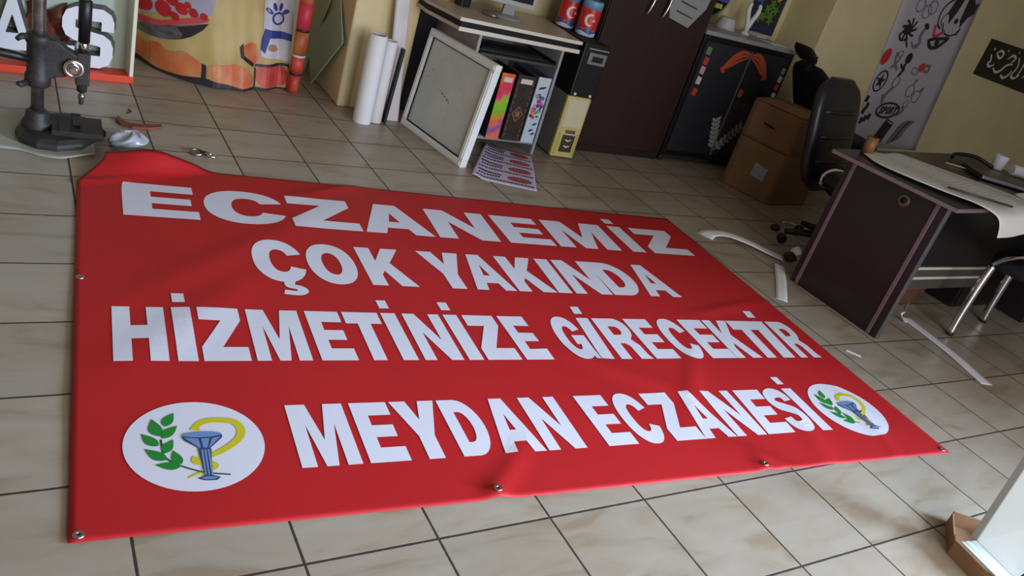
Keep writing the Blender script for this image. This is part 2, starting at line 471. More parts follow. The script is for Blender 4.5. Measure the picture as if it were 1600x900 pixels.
def banner():
    t = thing('vinyl_banner', 'huge red banner with white lettering spread flat across the tiled floor', 'banner', BO, BA)
    b = MB()
    b.slab_grid(lambda s, q: ban(s * BW, q * BH), 170, 120, th=(0, 0, -0.0012))
    b.build('sheet', M_RED, t)
    lines = [
        # base, cap, glyphs: (char, u0, u1, lean of the top)
        (1.538, 1.820, [('E', .150, .412, 0), ('C', .438, .752, 0), ('Z', .766, 1.047, 0), ('A', 1.059, 1.372, 0), ('N', 1.392, 1.693, .012),
                        ('E', 1.744, 1.992, 0), ('M', 2.014, 2.372, .016), ('i', 2.440, 2.524, .003), ('Z', 2.578, 2.843, 0)]),
        (1.105, 1.395, [('c', .557, .742, 0), ('O', .754, .936, 0), ('K', .967, 1.152, -.002), ('Y', 1.227, 1.415, .0), ('A', 1.397, 1.577, -.002),
                        ('K', 1.588, 1.771, .0), ('I', 1.777, 1.845, .015), ('N', 1.864, 2.054, .016), ('D', 2.064, 2.250, .0), ('A', 2.261, 2.441, .008)]),
        (.630, .912, [('H', .098, .239, .001), ('i', .262, .316, .0), ('Z', .331, .462, .002), ('M', .479, .643, .003), ('E', .671, .787, .0), ('T', .796, .922, .002),
                      ('i', .936, .989, .001), ('N', 1.012, 1.152, .004), ('i', 1.172, 1.227, .002), ('Z', 1.243, 1.376, .004), ('E', 1.395, 1.508, .0),
                      ('G', 1.588, 1.712, .016), ('i', 1.715, 1.772, .037), ('R', 1.805, 1.957, .021), ('E', 1.971, 2.093, .010), ('C', 2.112, 2.246, .012),
                      ('E', 2.257, 2.389, .012), ('K', 2.391, 2.534, .017), ('T', 2.515, 2.665, .035), ('i', 2.657, 2.728, .044), ('R', 2.763, 2.894, .026)]),
        (.169, .420, [('M', .517, .677, 0), ('E', .698, .813, 0), ('Y', .819, .961, 0), ('D', .971, 1.087, 0), ('A', 1.102, 1.242, 0), ('N', 1.251, 1.387, .004),
                      ('E', 1.469, 1.585, 0), ('C', 1.596, 1.722, .002), ('Z', 1.741, 1.866, .0), ('A', 1.866, 2.006, .006), ('N', 2.010, 2.148, .012),
                      ('E', 2.156, 2.289, .031), ('S', 2.300, 2.420, .016), ('i', 2.434, 2.488, .010)]),
    ]
    for vb, vt, gl in lines:
        b = MB(); h = vt - vb
        for ch, u0, u1, ln in gl:
            f = lambda s, q, u0=u0, u1=u1, ln=ln: (u0 + s * (u1 - u0) + q * ln, vb + q * h, 0)
            key = {'i': 'I', 'c': 'C'}.get(ch, ch)
            for loops in GL[key]:
                b.poly(loops, f)
            if ch == 'i':
                b.poly([[(.12, 1.11), (.80, 1.11), (.80, 1.30), (.12, 1.30)]], f)
            if ch == 'c':
                b.poly([CED], f)
        b.cut_grid(.05, .05, 0, BW, 0, BH)
        b.warp(lambda c: ban(c.x, c.y, 0.0016))
        b.build('lettering', M_INK, t, recalc=False)

    def flat(b, loops, cx, cy, r, dz):
        bb = MB(); bb.mi = b.mi
        bb.poly(loops, lambda s, q: (cx + s * r, cy + q * r, 0))
        bb.cut_grid(.05, .05, 0, BW, 0, BH)
        bb.warp(lambda c: ban(c.x, c.y, dz))
        base = len(b.bm.verts)
        vs = [b.bm.verts.new(v.co) for v in bb.bm.verts]
        bb.bm.verts.index_update()
        for f in bb.bm.faces:
            try:
                q = b.bm.faces.new([vs[v.index] for v in f.verts]); q.material_index = b.mi
            except ValueError:
                pass
        bb.bm.free()

    leaves = [(-.24, -.46, -.59, -.41), (-.42, -.32, -.71, -.06), (-.52, -.01, -.74, .28), (-.49, .2, -.58, .61), (-.41, .42, -.26, .74),
              (-.46, .15, -.23, .43), (-.45, -.18, -.31, .12), (-.24, -.43, -.33, -.12)]
    stem = [(-.48, .13), (-.47, -.08), (-.45, -.25), (-.29, -.43), (.04, -.62), (.41, -.71)]
    for cx, cy, r in ((.275, .281, .165), (2.690, .281, .163)):
        b = MB(); flat(b, [ellipse(0, 0, 1, 1, 64)], cx, cy, r, 0.0016)
        em = b.build('emblem_disc', M_INK, t, recalc=False, label='white round pharmacy emblem')
        b = MB()
        flat(b, [ribbon(stem, .014, None, 20)], cx, cy, r, 0.0026)
        b.mi = 1
        for x0, y0, x1, y1 in leaves:
            dx, dy = x1 - x0, y1 - y0
            pts = []
            for i in range(11):
                q = i / 10; w = .30 * math.sin(PI * q ** .8) * (1 - .25 * q)
                pts.append((x0 + dx * q - dy * w, y0 + dy * q + dx * w))
            for i in range(9, 0, -1):
                q = i / 10; w = .22 * math.sin(PI * q ** .8) * (1 - .25 * q)
                pts.append((x0 + dx * q + dy * w, y0 + dy * q - dx * w))
            flat(b, [pts], cx, cy, r, 0.0028)
        b.build('leaf_branch', [M_DKGREEN, M_GREEN], em, recalc=False)
        b = MB()
        flat(b, [ribbon([(.01, .30), (.05, .42), (.18, .51), (.35, .53), (.60, .47), (.69, .26), (.60, .03), (.36, -.18), (.16, -.29)], .055, None, 36,
                        lambda q: 1.25 if q < .06 else .8 + .4 * math.sin(PI * q))], cx, cy, r, 0.0026)
        flat(b, [ribbon([(-.02, -.29), (-.05, -.36), (-.01, -.42), (.06, -.40)], .05, None, 16)], cx, cy, r, 0.0026)
        flat(b, [ribbon([(.17, -.44), (.23, -.49), (.19, -.56), (.07, -.62), (-.05, -.65), (-.17, -.72)], .045, None, 20, lambda q: 1.1 - .8 * q)], cx, cy, r, 0.0026)
        b.build('snake', M_SNAKE, em, recalc=False)
        b = MB()
        b.mi = 1
        flat(b, [[(-.19, .17), (-.16, .08), (.03, -.11), (.02, -.14), (.06, -.70), (-.04, -.75), (.05, -.80), (.21, -.81), (.27, -.75), (.15, -.69),
                  (.205, -.14), (.19, -.12), (.39, .11), (.39, .18)]], cx, cy, r, 0.0034)
        b.mi = 0
        flat(b, [ellipse(.105, .195, .28, .065, 28)], cx, cy, r, 0.0038)
        flat(b, [[(-.16, .14), (.04, .10), (.06, -.10), (.04, -.11)]], cx, cy, r, 0.0040)
        flat(b, [[(.08, .10), (.20, .10), (.15, -.11), (.09, -.11)]], cx, cy, r, 0.0040)
        flat(b, [[(.24, .10), (.37, .13), (.185, -.10), (.17, -.10)]], cx, cy, r, 0.0040)
        for k in range(3):
            x = .055 + .045 * k
            flat(b, [[(x, -.15), (x + .03, -.15), (x + .025, -.69), (x + .0, -.69)]], cx, cy, r, 0.0040)
        flat(b, [[(0, -.745), (.09, -.72), (.24, -.75), (.18, -.79), (.06, -.785)]], cx, cy, r, 0.0040)
        b.build('goblet', [M_BLUE, M_DKBLUE], em, recalc=False)
    for (u, v) in ((.016, 1.081), (.020, .019), (1.011, .026), (2.004, .023), (2.955, .02)):
        b = MB(); p = ban(u, v, 0.001)
        M = Matrix.Translation(p)
        b.lathe([(.0045, 0), (.012, 0), (.013, .0015), (.010, .003), (.006, .003), (.0045, .001)], 16, M, cap=False)
        b.build('eyelet', M_METAL, t, label='small metal eyelet')


banner()


# ------------------------------------------------------------------ left: drill stand, sign box, printed hanging, bits on the floor
def drill_stand():
    t = thing('drill_stand', 'black cast iron drill press stand with steel column, standing on a grey sheet', 'drill press', (-0.433, 2.377, 0.006), -0.04)
    b = MB()
    outline = [(-.075, -.02), (-.06, -.10), (.0, -.155), (.07, -.165), (.16, -.12), (.255, .05), (.22, .16), (.12, .20), (.02, .17), (-.055, .10)]
    b.rings([[Vector((x, y, 0)) for x, y in outline], [Vector((x, y, .022)) for x, y in outline],
             [Vector((.08 + (x - .08) * .88, .02 + (y - .02) * .88, .038)) for x, y in outline]], smooth=False)
    b.build('base', M_IRON, t, bevel=.006)
    b = MB(); b.box(.05, -.085, .036, .235, .10, .058)
    b.box(.075, -.09, .058, .087, .06, .062); b.box(.15, -.06, .058, .162, .09, .062)
    plate = b.build('drilling_table', mat('dark_rusty_plate', (52, 44, 40), .6, .3, var=.4, vscale=18), t, bevel=.004)
    b = MB(); b.box(.122, -.012, .058, .150, .02, .098); b.box(.118, -.016, .088, .154, .024, .100)
    b.build('clamp_bolt', M_BLACKM, t, bevel=.003)
    b = MB(); b.lathe([(.055, .03), (.055, .055), (.042, .075), (.040, .100), (.030, .108)], 24)
    b.build('column_socket', M_IRON, t, bevel=.002)
    b = MB(); b.lathe([(.0235, .05), (.0235, .86), (.020, .865)], 24)
    b.build('column', M_WORN, t)
    b = MB()
    b.lathe([(.040, .205), (.046, .215), (.046, .250), (.040, .262), (.040, .37), (.046, .38), (.046, .405), (.036, .415)], 20)
    b.rings([[Vector((x, y, z)) for y, z in ((-.030, lo), (.030, lo), (.030, hi), (-.030, hi))] for x, lo, hi in
             ((.02, .235, .40), (.06, .255, .40), (.10, .265, .37), (.13, .262, .355), (.165, .262, .35))], smooth=False)
    b.box(.128, -.032, .235, .178, .032, .365)
    b.build('arm', M_IRON, t, bevel=.006)
    b = MB(); b.tube([(-.035, -.02, .40), (-.055, -.045, .405), (-.07, -.06, .395)], [.012, .012, .009], 10); b.build('clamp_screw', M_IRON, t)
    b = MB(); b.tube([(-.035, -.02, .22), (-.058, -.04, .215), (-.066, -.05, .222)], [.012, .012, .008], 10)
    b.build('clamp_screw', M_IRON, t)
    b = MB(); b.tube([(-.03, -.04, .318), (-.07, -.055, .33), (-.135, -.06, .338), (-.20, -.06, .335)], [.012, .016, .017, .015], 12)
    b.build('feed_lever', M_BLACK, t)
    b = MB(); b.lathe([(.019, .365), (.019, .40), (.017, .405)], 20, Matrix.Translation((.153, 0, 0)))
    b.build('quill', M_CHROME, t)
    b = MB(); b.lathe([(.021, .405), (.021, .46), (.024, .462), (.024, .565), (.018, .570)], 20, Matrix.Translation((.153, 0, 0)))
    b.build('spindle_sleeve', M_BLACK, t)
    b = MB()
    Mh = Matrix.Translation((.12, -.032, .305)) @ Matrix.Rotation(PI / 2, 4, 'X')
    b.lathe([(.012, 0), (.036, .004), (.038, .014), (.034, .020), (.022, .018), (.020, .012), (.016, .012), (.016, .040), (.012, .044)], 28, Mh)
    b.build('feed_hub', M_CHROME, t)
    b = MB(); b.lathe([(.012, .20), (.018, .205), (.020, .235), (.020, .24)], 20, Matrix.Translation((.153, 0, 0)))
    b.build('chuck', M_IRON, t)
    b = MB(); b.lathe([(.008, .150), (.010, .152), (.010, .172), (.013, .178), (.013, .19), (.007, .195), (.007, .203)], 16, Matrix.Translation((.153, 0, 0)))
    b.build('drill_bit_holder', M_WORN, t)


def floor_sheet():
    # pale sheet the stand sits on, its near edge curling
    edge = [(-.95, 2.30), (-.75, 2.235), (-.60, 2.205), (-.50, 2.205), (-.43, 2.165), (-.36, 2.145), (-.30, 2.165), (-.235, 2.20)]

    def f(s, q):
        e = interp([(x, y, 0) for x, y in edge], s)
        far = Vector((lerp(-.98, -.225, s), lerp(2.72, 2.62, s), 0))
        p = e.lerp(far, q)
        return Vector((p.x, p.y, .0045 + .012 * math.exp(-q * 14) * (.5 + .5 * math.sin(7 * s + 1))))
    b = MB(); b.slab_grid(f, 40, 14, th=(0, 0, -.0015))
    tag(b.build('plastic_sheet', mat('grey_sheet', (168, 166, 152), .5, var=.1, vscale=6)), 'pale grey sheet with a curled edge lying under the drill stand', 'sheet')


def sign_box():
    t = thing('sign_box', 'shallow open sign case with big white raised letters and orange lower edge', 'sign', (0.013, 3.184, 0), 0.107)
    pan = mat('sign_panel_green', (176, 190, 176), .6, var=.12, vscale=3)
    pale = mat('sign_frame_cream', (222, 222, 196), .5)
    b = MB(); b.box(-1.30, .115, .01, 0, .125, .95); b.build('back_panel', pan, t)
    b = MB(); b.box(-.018, 0, .036, 0, .125, .95); b.build('side_frame', pale, t, bevel=.002)
    b = MB(); b.box(-1.30, 0, .0, 0.004, .125, .036); b.build('bottom_frame', mat('sign_orange', (224, 66, 34), .45), t, bevel=.003)
    b = MB(); b.box(-1.30, 0, .932, 0, .115, .95); b.build('top_frame', pale, t)
    side = mat('letter_side_grey', (96, 92, 92), .5)
    face = mat('letter_face_white', (226, 226, 232), .4)
    # squared block letters in the photo's style
    A = [[(0, 0), (.40, 1), (.60, 1), (1, 0)], [(.34, .33), (.66, .33), (.5, .70)]]
    sc = [(.875, .64), (.875, .78), (.84, .855), (.76, .895), (.26, .895), (.16, .855), (.125, .78), (.125, .66), (.16, .59), (.26, .545), (.76, .475), (.84, .43), (.875, .36), (.875, .22), (.84, .145), (.74, .105), (.24, .105), (.16, .145), (.125, .22), (.125, .34)]
    S = [ribbon(sc, .125, .105, 0)]
    for loops, x0, x1, z0, z1 in ((A, -.60, -.435, .095, .33), (S, -.315, -.088, .045, .335)):
        b = MB()
        b.prism(loops, lambda s, q: Vector((x0 + s * (x1 - x0), .055, z0 + q * (z1 - z0))), (.020, .058, .010), side_mi=1)
        b.build('raised_letter', [face, side], t)
    # crumpled rust brown scrap jammed behind the letters
    b = MB()
    rn = random.Random(3)

    def f(s, q):
        return Vector((-.375 + (s - .5) * .17 + .012 * math.sin(9 * q + 4 * s), .085 - .018 * math.sin(11 * s + 6 * q) - .012 * math.sin(17 * q), .04 + q * .27 + .02 * math.sin(8 * s)))
    b.slab_grid(f, 22, 28, th=(0, .003, 0))
    o = b.build('crumpled_scrap', mat('rust_brown', (112, 52, 30), .6, col2=(66, 32, 22), vscale=16))
    o.matrix_world = Matrix.Translation((0.013, 3.184, 0)) @ Matrix.Rotation(.107, 4, 'Z')
    tag(o, 'crumpled rust brown scrap stuck in the sign case between its two white letters', 'scrap')


def hanging():
    path = [(-.30, 3.74), (-.12, 3.72), (.06, 3.66), (.15, 3.50), (.26, 3.36), (.41, 3.285), (.53, 3.29), (.645, 3.325), (.76, 3.385), (.855, 3.43)]
    t = thing('printed_banner', 'printed fruit bowl banner hanging like a curtain in the alcove corner', 'banner', (0, 0, 0))

    def P(s, z, off=0.0):
        def q(ss, zz):
            e = interp([(x, y, 0) for x, y in path], max(0.0, min(1.0, ss)))
            k = smooth(zz / 1.1) ** .7 if zz > 0 else 0
            x = lerp(e.x, lerp(-.28, .88, ss), k); y = lerp(e.y, 3.66, k)
            y += .016 * math.sin(ss * 42) * smooth((ss - .45) / .3) + .008 * math.sin(ss * 17 + zz * 3)
            return Vector((x, y, zz + .008))
        p = q(s, z)
        if off:
            du = q(s + .01, z) - q(s - .01, z); dv = q(s, z + .01) - q(s, z - .01)
            n = du.cross(dv).normalized()
            if n.y > 0:
                n = -n
            p = p + n * off
        return p
    b = MB(); b.slab_grid(lambda s, q: P(s, q * 1.7), 90, 60, th=(0, .002, 0))
    sheet = b.build('sheet', mat('print_cream', (206, 184, 128), .55, col2=(180, 150, 84), vscale=3), t)
    K = .2
    import_R = (0.8410740340581427, 0.00178082455207898, -0.5409170896700128, -0.4635609272333776, 0.5177097586030541, -0.7190882230920616, 0.27875748595453576, 0.8555544602835532, 0.4362577558201397)
    # outlines of the print, in metres along the cloth: x measured along the sheet, z up
    def X(x):
        # world x on the flat cloth -> s by searching the path
        lo, hi = 0.0, 1.0
        for _ in range(30):
            m = (lo + hi) / 2
            if interp([(a, c, 0) for a, c in path], m).x < x:
                lo = m
            else:
                hi = m
        return lo
    xs = [X(-.3 + 1.2 * i / 60) for i in range(61)]

    def sx(x):
        k = max(0.0, min(59.99, (x + .3) / 1.2 * 60)); i = int(k)
        return lerp(xs[i], xs[i + 1], k - i)

    def pr(pts, m, off, name, mi=None):
        b = MB()
        if name in ('printed_stone', 'printed_bowl', 'bowl_rim', 'carton_biscuit', 'bowl_backdrop'):
            for _ in range(2):
                pts = [p for k in range(len(pts)) for p in ((.75 * pts[k][0] + .25 * pts[(k + 1) % len(pts)][0], .75 * pts[k][1] + .25 * pts[(k + 1) % len(pts)][1]), (.25 * pts[k][0] + .75 * pts[(k + 1) % len(pts)][0], .25 * pts[k][1] + .75 * pts[(k + 1) % len(pts)][1]))]
        b.poly([pts], lambda x, z: (x, z, 0))
        b.cut_grid(.02, .03, -.3, 1.0, 0, 1.0)
        b.warp(lambda c: P(sx(c.x), c.y, off))
        return b.build(name, m, t, recalc=False)
    lil = mat('print_lilac', (176, 170, 190), .55, var=.15, vscale=6)
    red = mat('print_red', (196, 34, 44), .5, var=.25, vscale=14)
    pink = mat('print_pink', (206, 70, 84), .5)
    grey = mat('print_bowl_grey', (120, 112, 116), .5, col2=(70, 64, 70), vscale=9, stretch=(1, 1, 3))
    dark = mat('print_dark', (44, 34, 40), .55)
    orange = mat('print_orange', (214, 92, 58), .5, col2=(206, 148, 92), vscale=7)
    brick = mat('print_brick', (176, 44, 46), .5, col2=(206, 80, 62), vscale=9)
    white = mat('print_white', (206, 206, 220), .5, var=.12, vscale=8)
    blue = mat('print_blue', (46, 58, 140), .5)
    pr([(.06, .24), (.20, .30), (.42, .33), (.44, .42), (.42, .50), (.36, .58), (.24, .62), (.06, .62)], lil, .0022, 'bowl_backdrop')
    bowl = [(.06, .19), (.23, .249), (.402, .305), (.373, .265), (.319, .222), (.26, .188), (.177, .160), (.115, .156), (.06, .165)]
    pr(bowl, grey, .0034, 'printed_bowl')
    pr([(.248, .247), (.403, .303), (.373, .265), (.319, .222), (.265, .193), (.275, .22)], dark, .0042, 'bowl_dark_part')  # darker right part of the printed bowl
    pr([(.06, .245), (.177, .246), (.255, .290), (.403, .335), (.405, .306), (.256, .263), (.176, .224), (.06, .20)], pink, .0044, 'bowl_rim')
    for x, z, r in ((.115, .310, .040), (.191, .315, .040), (.24, .295, .022), (.27, .340, .032), (.327, .335, .026), (.379, .330, .020), (.13, .37, .04), (.225, .375, .035), (.30, .365, .018)):
        pr(ellipse(x, z, r, r * .85, 18, e=1.8, rot=x * 9), red, .005, 'strawberry')
    for pts, m in (([(.06, .145), (.085, .135), (.11, .112), (.171, .145), (.202, .115), (.25, .125), (.278, .145), (.331, .118), (.367, .105), (.362, .033), (.275, .016), (.168, .006), (.10, .017), (.06, .05)], orange),
                   ([(.386, .095), (.441, .120), (.484, .112), (.552, .132), (.61, .10), (.640, .085), (.648, .008), (.584, .006), (.486, .021), (.393, .040)], orange),
                   ([(.657, .112), (.732, .130), (.86, .124), (.86, .006), (.669, .006)], brick),
                   ([(.583, .235), (.673, .233), (.676, .142), (.648, .127), (.578, .173)], orange)):
        pr(pts, m, .003, 'printed_stone')
    for pts in ([(.06, .0), (.10, .001), (.168, -.004), (.273, -.004), (.381, -.004), (.486, -.005), (.584, -.006), (.86, -.005), (.86, .004), (.66, .006), (.66, .11), (.65, .11), (.65, .006), (.584, .006), (.486, .020), (.386, .036), (.386, .10), (.366, .105), (.364, .032), (.273, .015), (.168, .006), (.06, .03)],
                [(.655, .128), (.86, .142), (.86, .126), (.655, .114)], [(.560, .215), (.578, .235), (.582, .175), (.65, .128), (.64, .112), (.565, .165)]):
        pr(pts, dark, .0036, 'print_outline')
    pr([(.705, .62), (.86, .62), (.86, .15), (.688, .171), (.683, .209), (.697, .316)], white, .003, 'printed_carton')
    pr([(.704, .315), (.86, .300), (.86, .263), (.732, .270), (.708, .187), (.684, .205), (.690, .26)], blue, .0042, 'carton_band')
    pr([(.735, .241), (.769, .236), (.790, .201), (.737, .200), (.72, .22)], mat('print_tan', (178, 132, 96), .5), .0042, 'carton_biscuit')
    rg = MB()
    rg.poly([ellipse(.776, .372, .038, .034, 28), ellipse(.776, .372, .027, .024, 28)[::-1]], lambda x, z: (x, z, 0))
    for a in (.6, 1.25, 1.9, 2.55):
        rg.poly([ellipse(.772 + .056 * math.cos(a), .375 + .060 * math.sin(a), .022, .011, 14, rot=a)], lambda x, z: (x, z, 0))
    rg.warp(lambda c: P(sx(c.x), c.y, .0046)); rg.build('carton_emblem', blue, t, recalc=False)
    # rolled end of the print, standing in the corner
    def band(z0, z1, m, name, r=.036):
        b = MB(); n = max(2, int((z1 - z0) / .05))
        b.rings([[Vector((.885 + (r + .004 * math.sin(3 * a + z * 9)) * math.cos(a), 3.385 + r * math.sin(a), z)) for a in [2 * PI * j / 20 for j in range(20)]] for z in [z0 + (z1 - z0) * i / n for i in range(n + 1)]])
        b.build(name, m, t)
    band(.004, .11, brick, 'rolled_edge', .034); band(.11, .125, dark, 'rolled_edge', .035); band(.125, .215, brick, 'rolled_edge', .038)
    band(.215, .228, white, 'rolled_edge', .038); band(.228, .36, mat('print_honey', (206, 140, 62), .5, col2=(168, 84, 48), vscale=8), 'rolled_edge', .038)
    band(.36, .375, dark, 'rolled_edge', .036); band(.375, .52, mat('print_rose', (204, 54, 76), .5), 'rolled_edge', .037); band(.52, 1.7, orange, 'rolled_edge', .036)


def left_bits():
    # two thin panes leaning against the side of the pillar
    gl = mat('pane_green_edge', (176, 196, 180), .25, var=.08, vscale=4)
    for x0, x1, qs, lab in ((1.062, 1.100, [(3.60, .004), (3.258, .366), (3.455, .56), (3.80, .20)], 'lower grey green pane leaning cornerwise against the side of the yellow pillar'),
                            (1.085, 1.103, [(3.85, .004), (3.60, .56), (3.68, .60), (3.93, .05)], 'upper grey green pane leaning in the alcove behind the lower pane')):
        b = MB(); top = max(z for y, z in qs)
        F = lambda y, z: Vector((lerp(x0, x1, z / top), y, z))
        b.prism([qs], F, (-.006, 0, 0))
        o = b.build('glass_pane', gl)
        tag(o, lab, 'pane')
    # plastic bag half under the banner corner
    b = MB(); rn = random.Random(5)
    rings = []
    for j in range(9):
        q = j / 8; r = .070 * math.sin(PI * (.12 + .80 * q)) ** .6
        rings.append([Vector((math.cos(a) * r * (1 + .25 * math.sin(3 * a + 5 * q)) + .05 * q, math.sin(a) * r * .8 * (1 + .2 * math.sin(5 * a - 3 * q)), .004 + .055 * q * (1 + .25 * math.sin(4 * a + 2)))) for a in [2 * PI * i / 22 for i in range(22)]])
    b.rings(rings)
    o = b.build('plastic_bag', mat('clear_bag', (200, 202, 212), .25, bump=.4, bscale=30, trans=.35)); o.location = (-.130, 2.345, 0)
    tag(o, 'crumpled translucent plastic bag behind the raised banner corner', 'bag')
    # rusty brown scrap of leather
    b = MB()
    pts = [(-.085, .075), (-.07, .02), (-.045, -.005), (0, -.01), (.05, .0), (.085, .018), (.09, -.012), (.03, -.045), (-.04, -.05), (-.085, -.02), (-.1, .03)]
    b.prism([pts], lambda x, y: Vector((x, y, .001)), (0, 0, .012))
    o = b.build('leather_scrap', mat('rust_leather', (132, 66, 44), .7, var=.3, vscale=30), bevel=.003); o.location = (-.02, 2.60, 0)
    tag(o, 'small L shaped rust brown scrap on the tiles near the drill stand', 'scrap')
    # metal shackle
    t = thing('metal_shackle', 'small shiny metal shackle lying on the tiles behind the red banner', 'shackle', (.20, 2.315, 0), -.3)
    b = MB(); b.tube([(-.03 + .026 * math.cos(a), .022 * math.sin(a), .010 + .004 * math.sin(a)) for a in [2 * PI * i / 20 for i in range(20)]], .006, 8, closed=True)
    b.build('ring', M_WORN, t)
    b = MB(); b.tube([(.035 + .018 * math.cos(a), -.008 + .016 * math.sin(a), .010) for a in [2 * PI * i / 18 for i in range(18)]], .005, 8, closed=True)
    b.build('ring', M_CHROME, t)
    b = MB(); b.tube([(-.012, 0, .012), (.005, -.004, .014), (.022, -.006, .012)], [.009, .010, .008], 8); b.build('pin', M_IRON, t)
    b = MB(); b.tube([(.0, 0, .003), (.02, .03, .003), (.012, .06, .003)], .003, 6)
    o = b.build('dark_debris', M_IRON); o.location = (-.06, 2.74, 0)
    tag(o, 'thin dark bit of wire on the tiles behind the rust brown scrap', 'debris')


drill_stand(); floor_sheet(); sign_box(); hanging(); left_bits()


# ------------------------------------------------------------------ middle: rolls, framed pane, computer desk and what stands in it
def paper_roll(x, y, r, h, lean, lab, layers=4):
    t = thing('paper_roll', lab, 'roll', (x, y, 0), 0, 'white vinyl rolls')
    sh = Matrix(((1, 0, lean[0], 0), (0, 1, lean[1], 0), (0, 0, 1, 0), (0, 0, 0, 1)))
    b = MB(); b.lathe([(r * .78, h - .02), (r * .80, h), (r * .97, h), (r, h - .004), (r, .004), (r * .97, 0), (r * .8, 0), (r * .78, .02)], 32, sh, cap=False)
    b.build('roll', M_WHITE, t)
    b = MB()
    pts = []
    for i in range(70):
        a = i / 69 * 2 * PI * 2.4; rr = r * (.22 + .55 * i / 69); pts.append((rr * math.cos(a), rr * math.sin(a)))
    V0 = [sh @ Vector((p[0], p[1], .01)) for p in pts]; V1 = [sh @ Vector((p[0], p[1], h - .004)) for p in pts]
    for i in range(69):
        b.face([V0[i], V0[i + 1], V1[i + 1], V1[i]], True)
    b.build('inner_winding', mat('roll_inner', (206, 206, 212), .7), t)


paper_roll(1.185, 3.015, .052, .50, (0.0, .02), 'thicker white vinyl roll standing on the floor before the pillar')
paper_roll(1.278, 3.045, .036, .47, (.01, .03), 'thinner white vinyl roll standing just right of the thick roll')


def strip_things():
    b = MB(); b.box(-.009, -.02, 0, .009, .02, .44)
    o = b.build('dark_tube', mat('dark_teal', (22, 42, 44), .4), bevel=.006, seg=3)
    o.matrix_world = Matrix.Translation((1.338, 3.055, 0)) @ Matrix.Rotation(.05, 4, 'Y')
    tag(o, 'thin dark green strip standing beside the thinner white roll', 'strip')
    b = MB()
    prof = [(-.044, -.006), (-.036, -.016), (.0, -.018), (.036, -.016), (.044, -.006), (.040, .006), (-.040, .006)]
    b.rings([[Vector((x - .085 * z, y + .10 * z, z)) for x, y in prof] for z in (0, .45, .9, 1.25)], smooth=False)
    o = b.build('white_plank', mat('white_foamboard', (226, 224, 236), .55), bevel=.003); o.location = (1.405, 3.108, 0)
    tag(o, 'tall narrow white board leaning on the pillar behind the framed pane', 'board')
    # dark roll of fabric in the gap between pillar and desk
    b = MB(); b.box(1.525, 3.335, 0, 1.70, 3.392, 1.35)
    tag(b.build('dark_board', mat('navy_board', (20, 22, 34), .6), bevel=.01), 'tall dark navy board standing between the pillar and the computer desk', 'board')


def framed_pane():
    # aluminium sash leaning sideways on the computer desk
    P0 = Vector((1.448, 3.07, 0.0)); P1 = Vector((1.553, 2.445, 0.0))
    T0 = Vector((1.515, 3.06, 0.565)); T1 = Vector((1.615, 2.445, 0.592))
    ex = (P1 - P0); W = ex.length; ex.normalize()
    ez = ((T0 + T1) / 2 - (P0 + P1) / 2); H = ez.length; ez = (ez - ez.dot(ex) * ex).normalized()
    ey = ez.cross(ex).normalized()
    if ey.x < 0:
        ey = -ey
    t = thing('framed_pane', 'white framed grey glass sash leaning against the computer desk', 'window sash', P0)
    M = Matrix((ex, ey, ez)).transposed().to_4x4()
    fr, th = .040, .045
    alu = mat('sash_white', (232, 236, 238), .4, var=.05, vscale=10)
    for a in ((0, 0, W, fr), (0, H - fr, W, H), (0, fr, fr, H - fr), (W - fr, fr, W, H - fr)):
        b = MB(); b.box(a[0], 0, a[1], a[2], th, a[3], M)
        bx = (a[0] + .008, a[1] + .008, a[2] - .008, a[3] - .008)
        b.box(bx[0], -.006, bx[1], bx[2], 0, bx[3], M)
        b.build('frame_rail', alu, t, bevel=.003)
    b = MB()
    for a in ((fr, fr, W - fr, fr + .007), (fr, H - fr - .005, W - fr, H - fr), (fr, fr, fr + .005, H - fr), (W - fr - .005, fr, W - fr, H - fr)):
        b.box(a[0], .004, a[1], a[2], .012, a[3], M)
    b.build('glazing_gasket', M_BLACKM, t)
    b = MB(); b.box(fr - .005, .012, fr - .005, W - fr + .005, .018, H - fr + .005, M)
    b.build('pane', mat('dusty_lightened_glass', (204, 210, 208), .30, col2=(192, 199, 198), vscale=5), t)  # base colour lightened in place of light reflected by the glass
    rn = random.Random(11)
    for (x, z, w, h) in ((.27, .29, .030, .010), (.30, .285, .022, .016), (.33, .275, .028, .012), (.245, .30, .018, .007), (.35, .262, .02, .008), (.13, .38, .012, .008), (.10, .33, .01, .01),
                         (.40, .36, .012, .006), (.21, .47, .01, .006), (.36, .18, .008, .006), (.17, .22, .01, .004), (.44, .25, .008, .006)):
        b = MB(); b.poly([[(x + w * .5 * math.cos(a) * rn.uniform(.6, 1.1), z + h * .5 * math.sin(a) * rn.uniform(.6, 1.1)) for a in [2 * PI * i / 9 for i in range(9)]]], lambda x, z: M @ Vector((x, .0112, z)))
        b.build('dirt_mark', mat('dirt_mark', (112, 116, 116), .6), t)


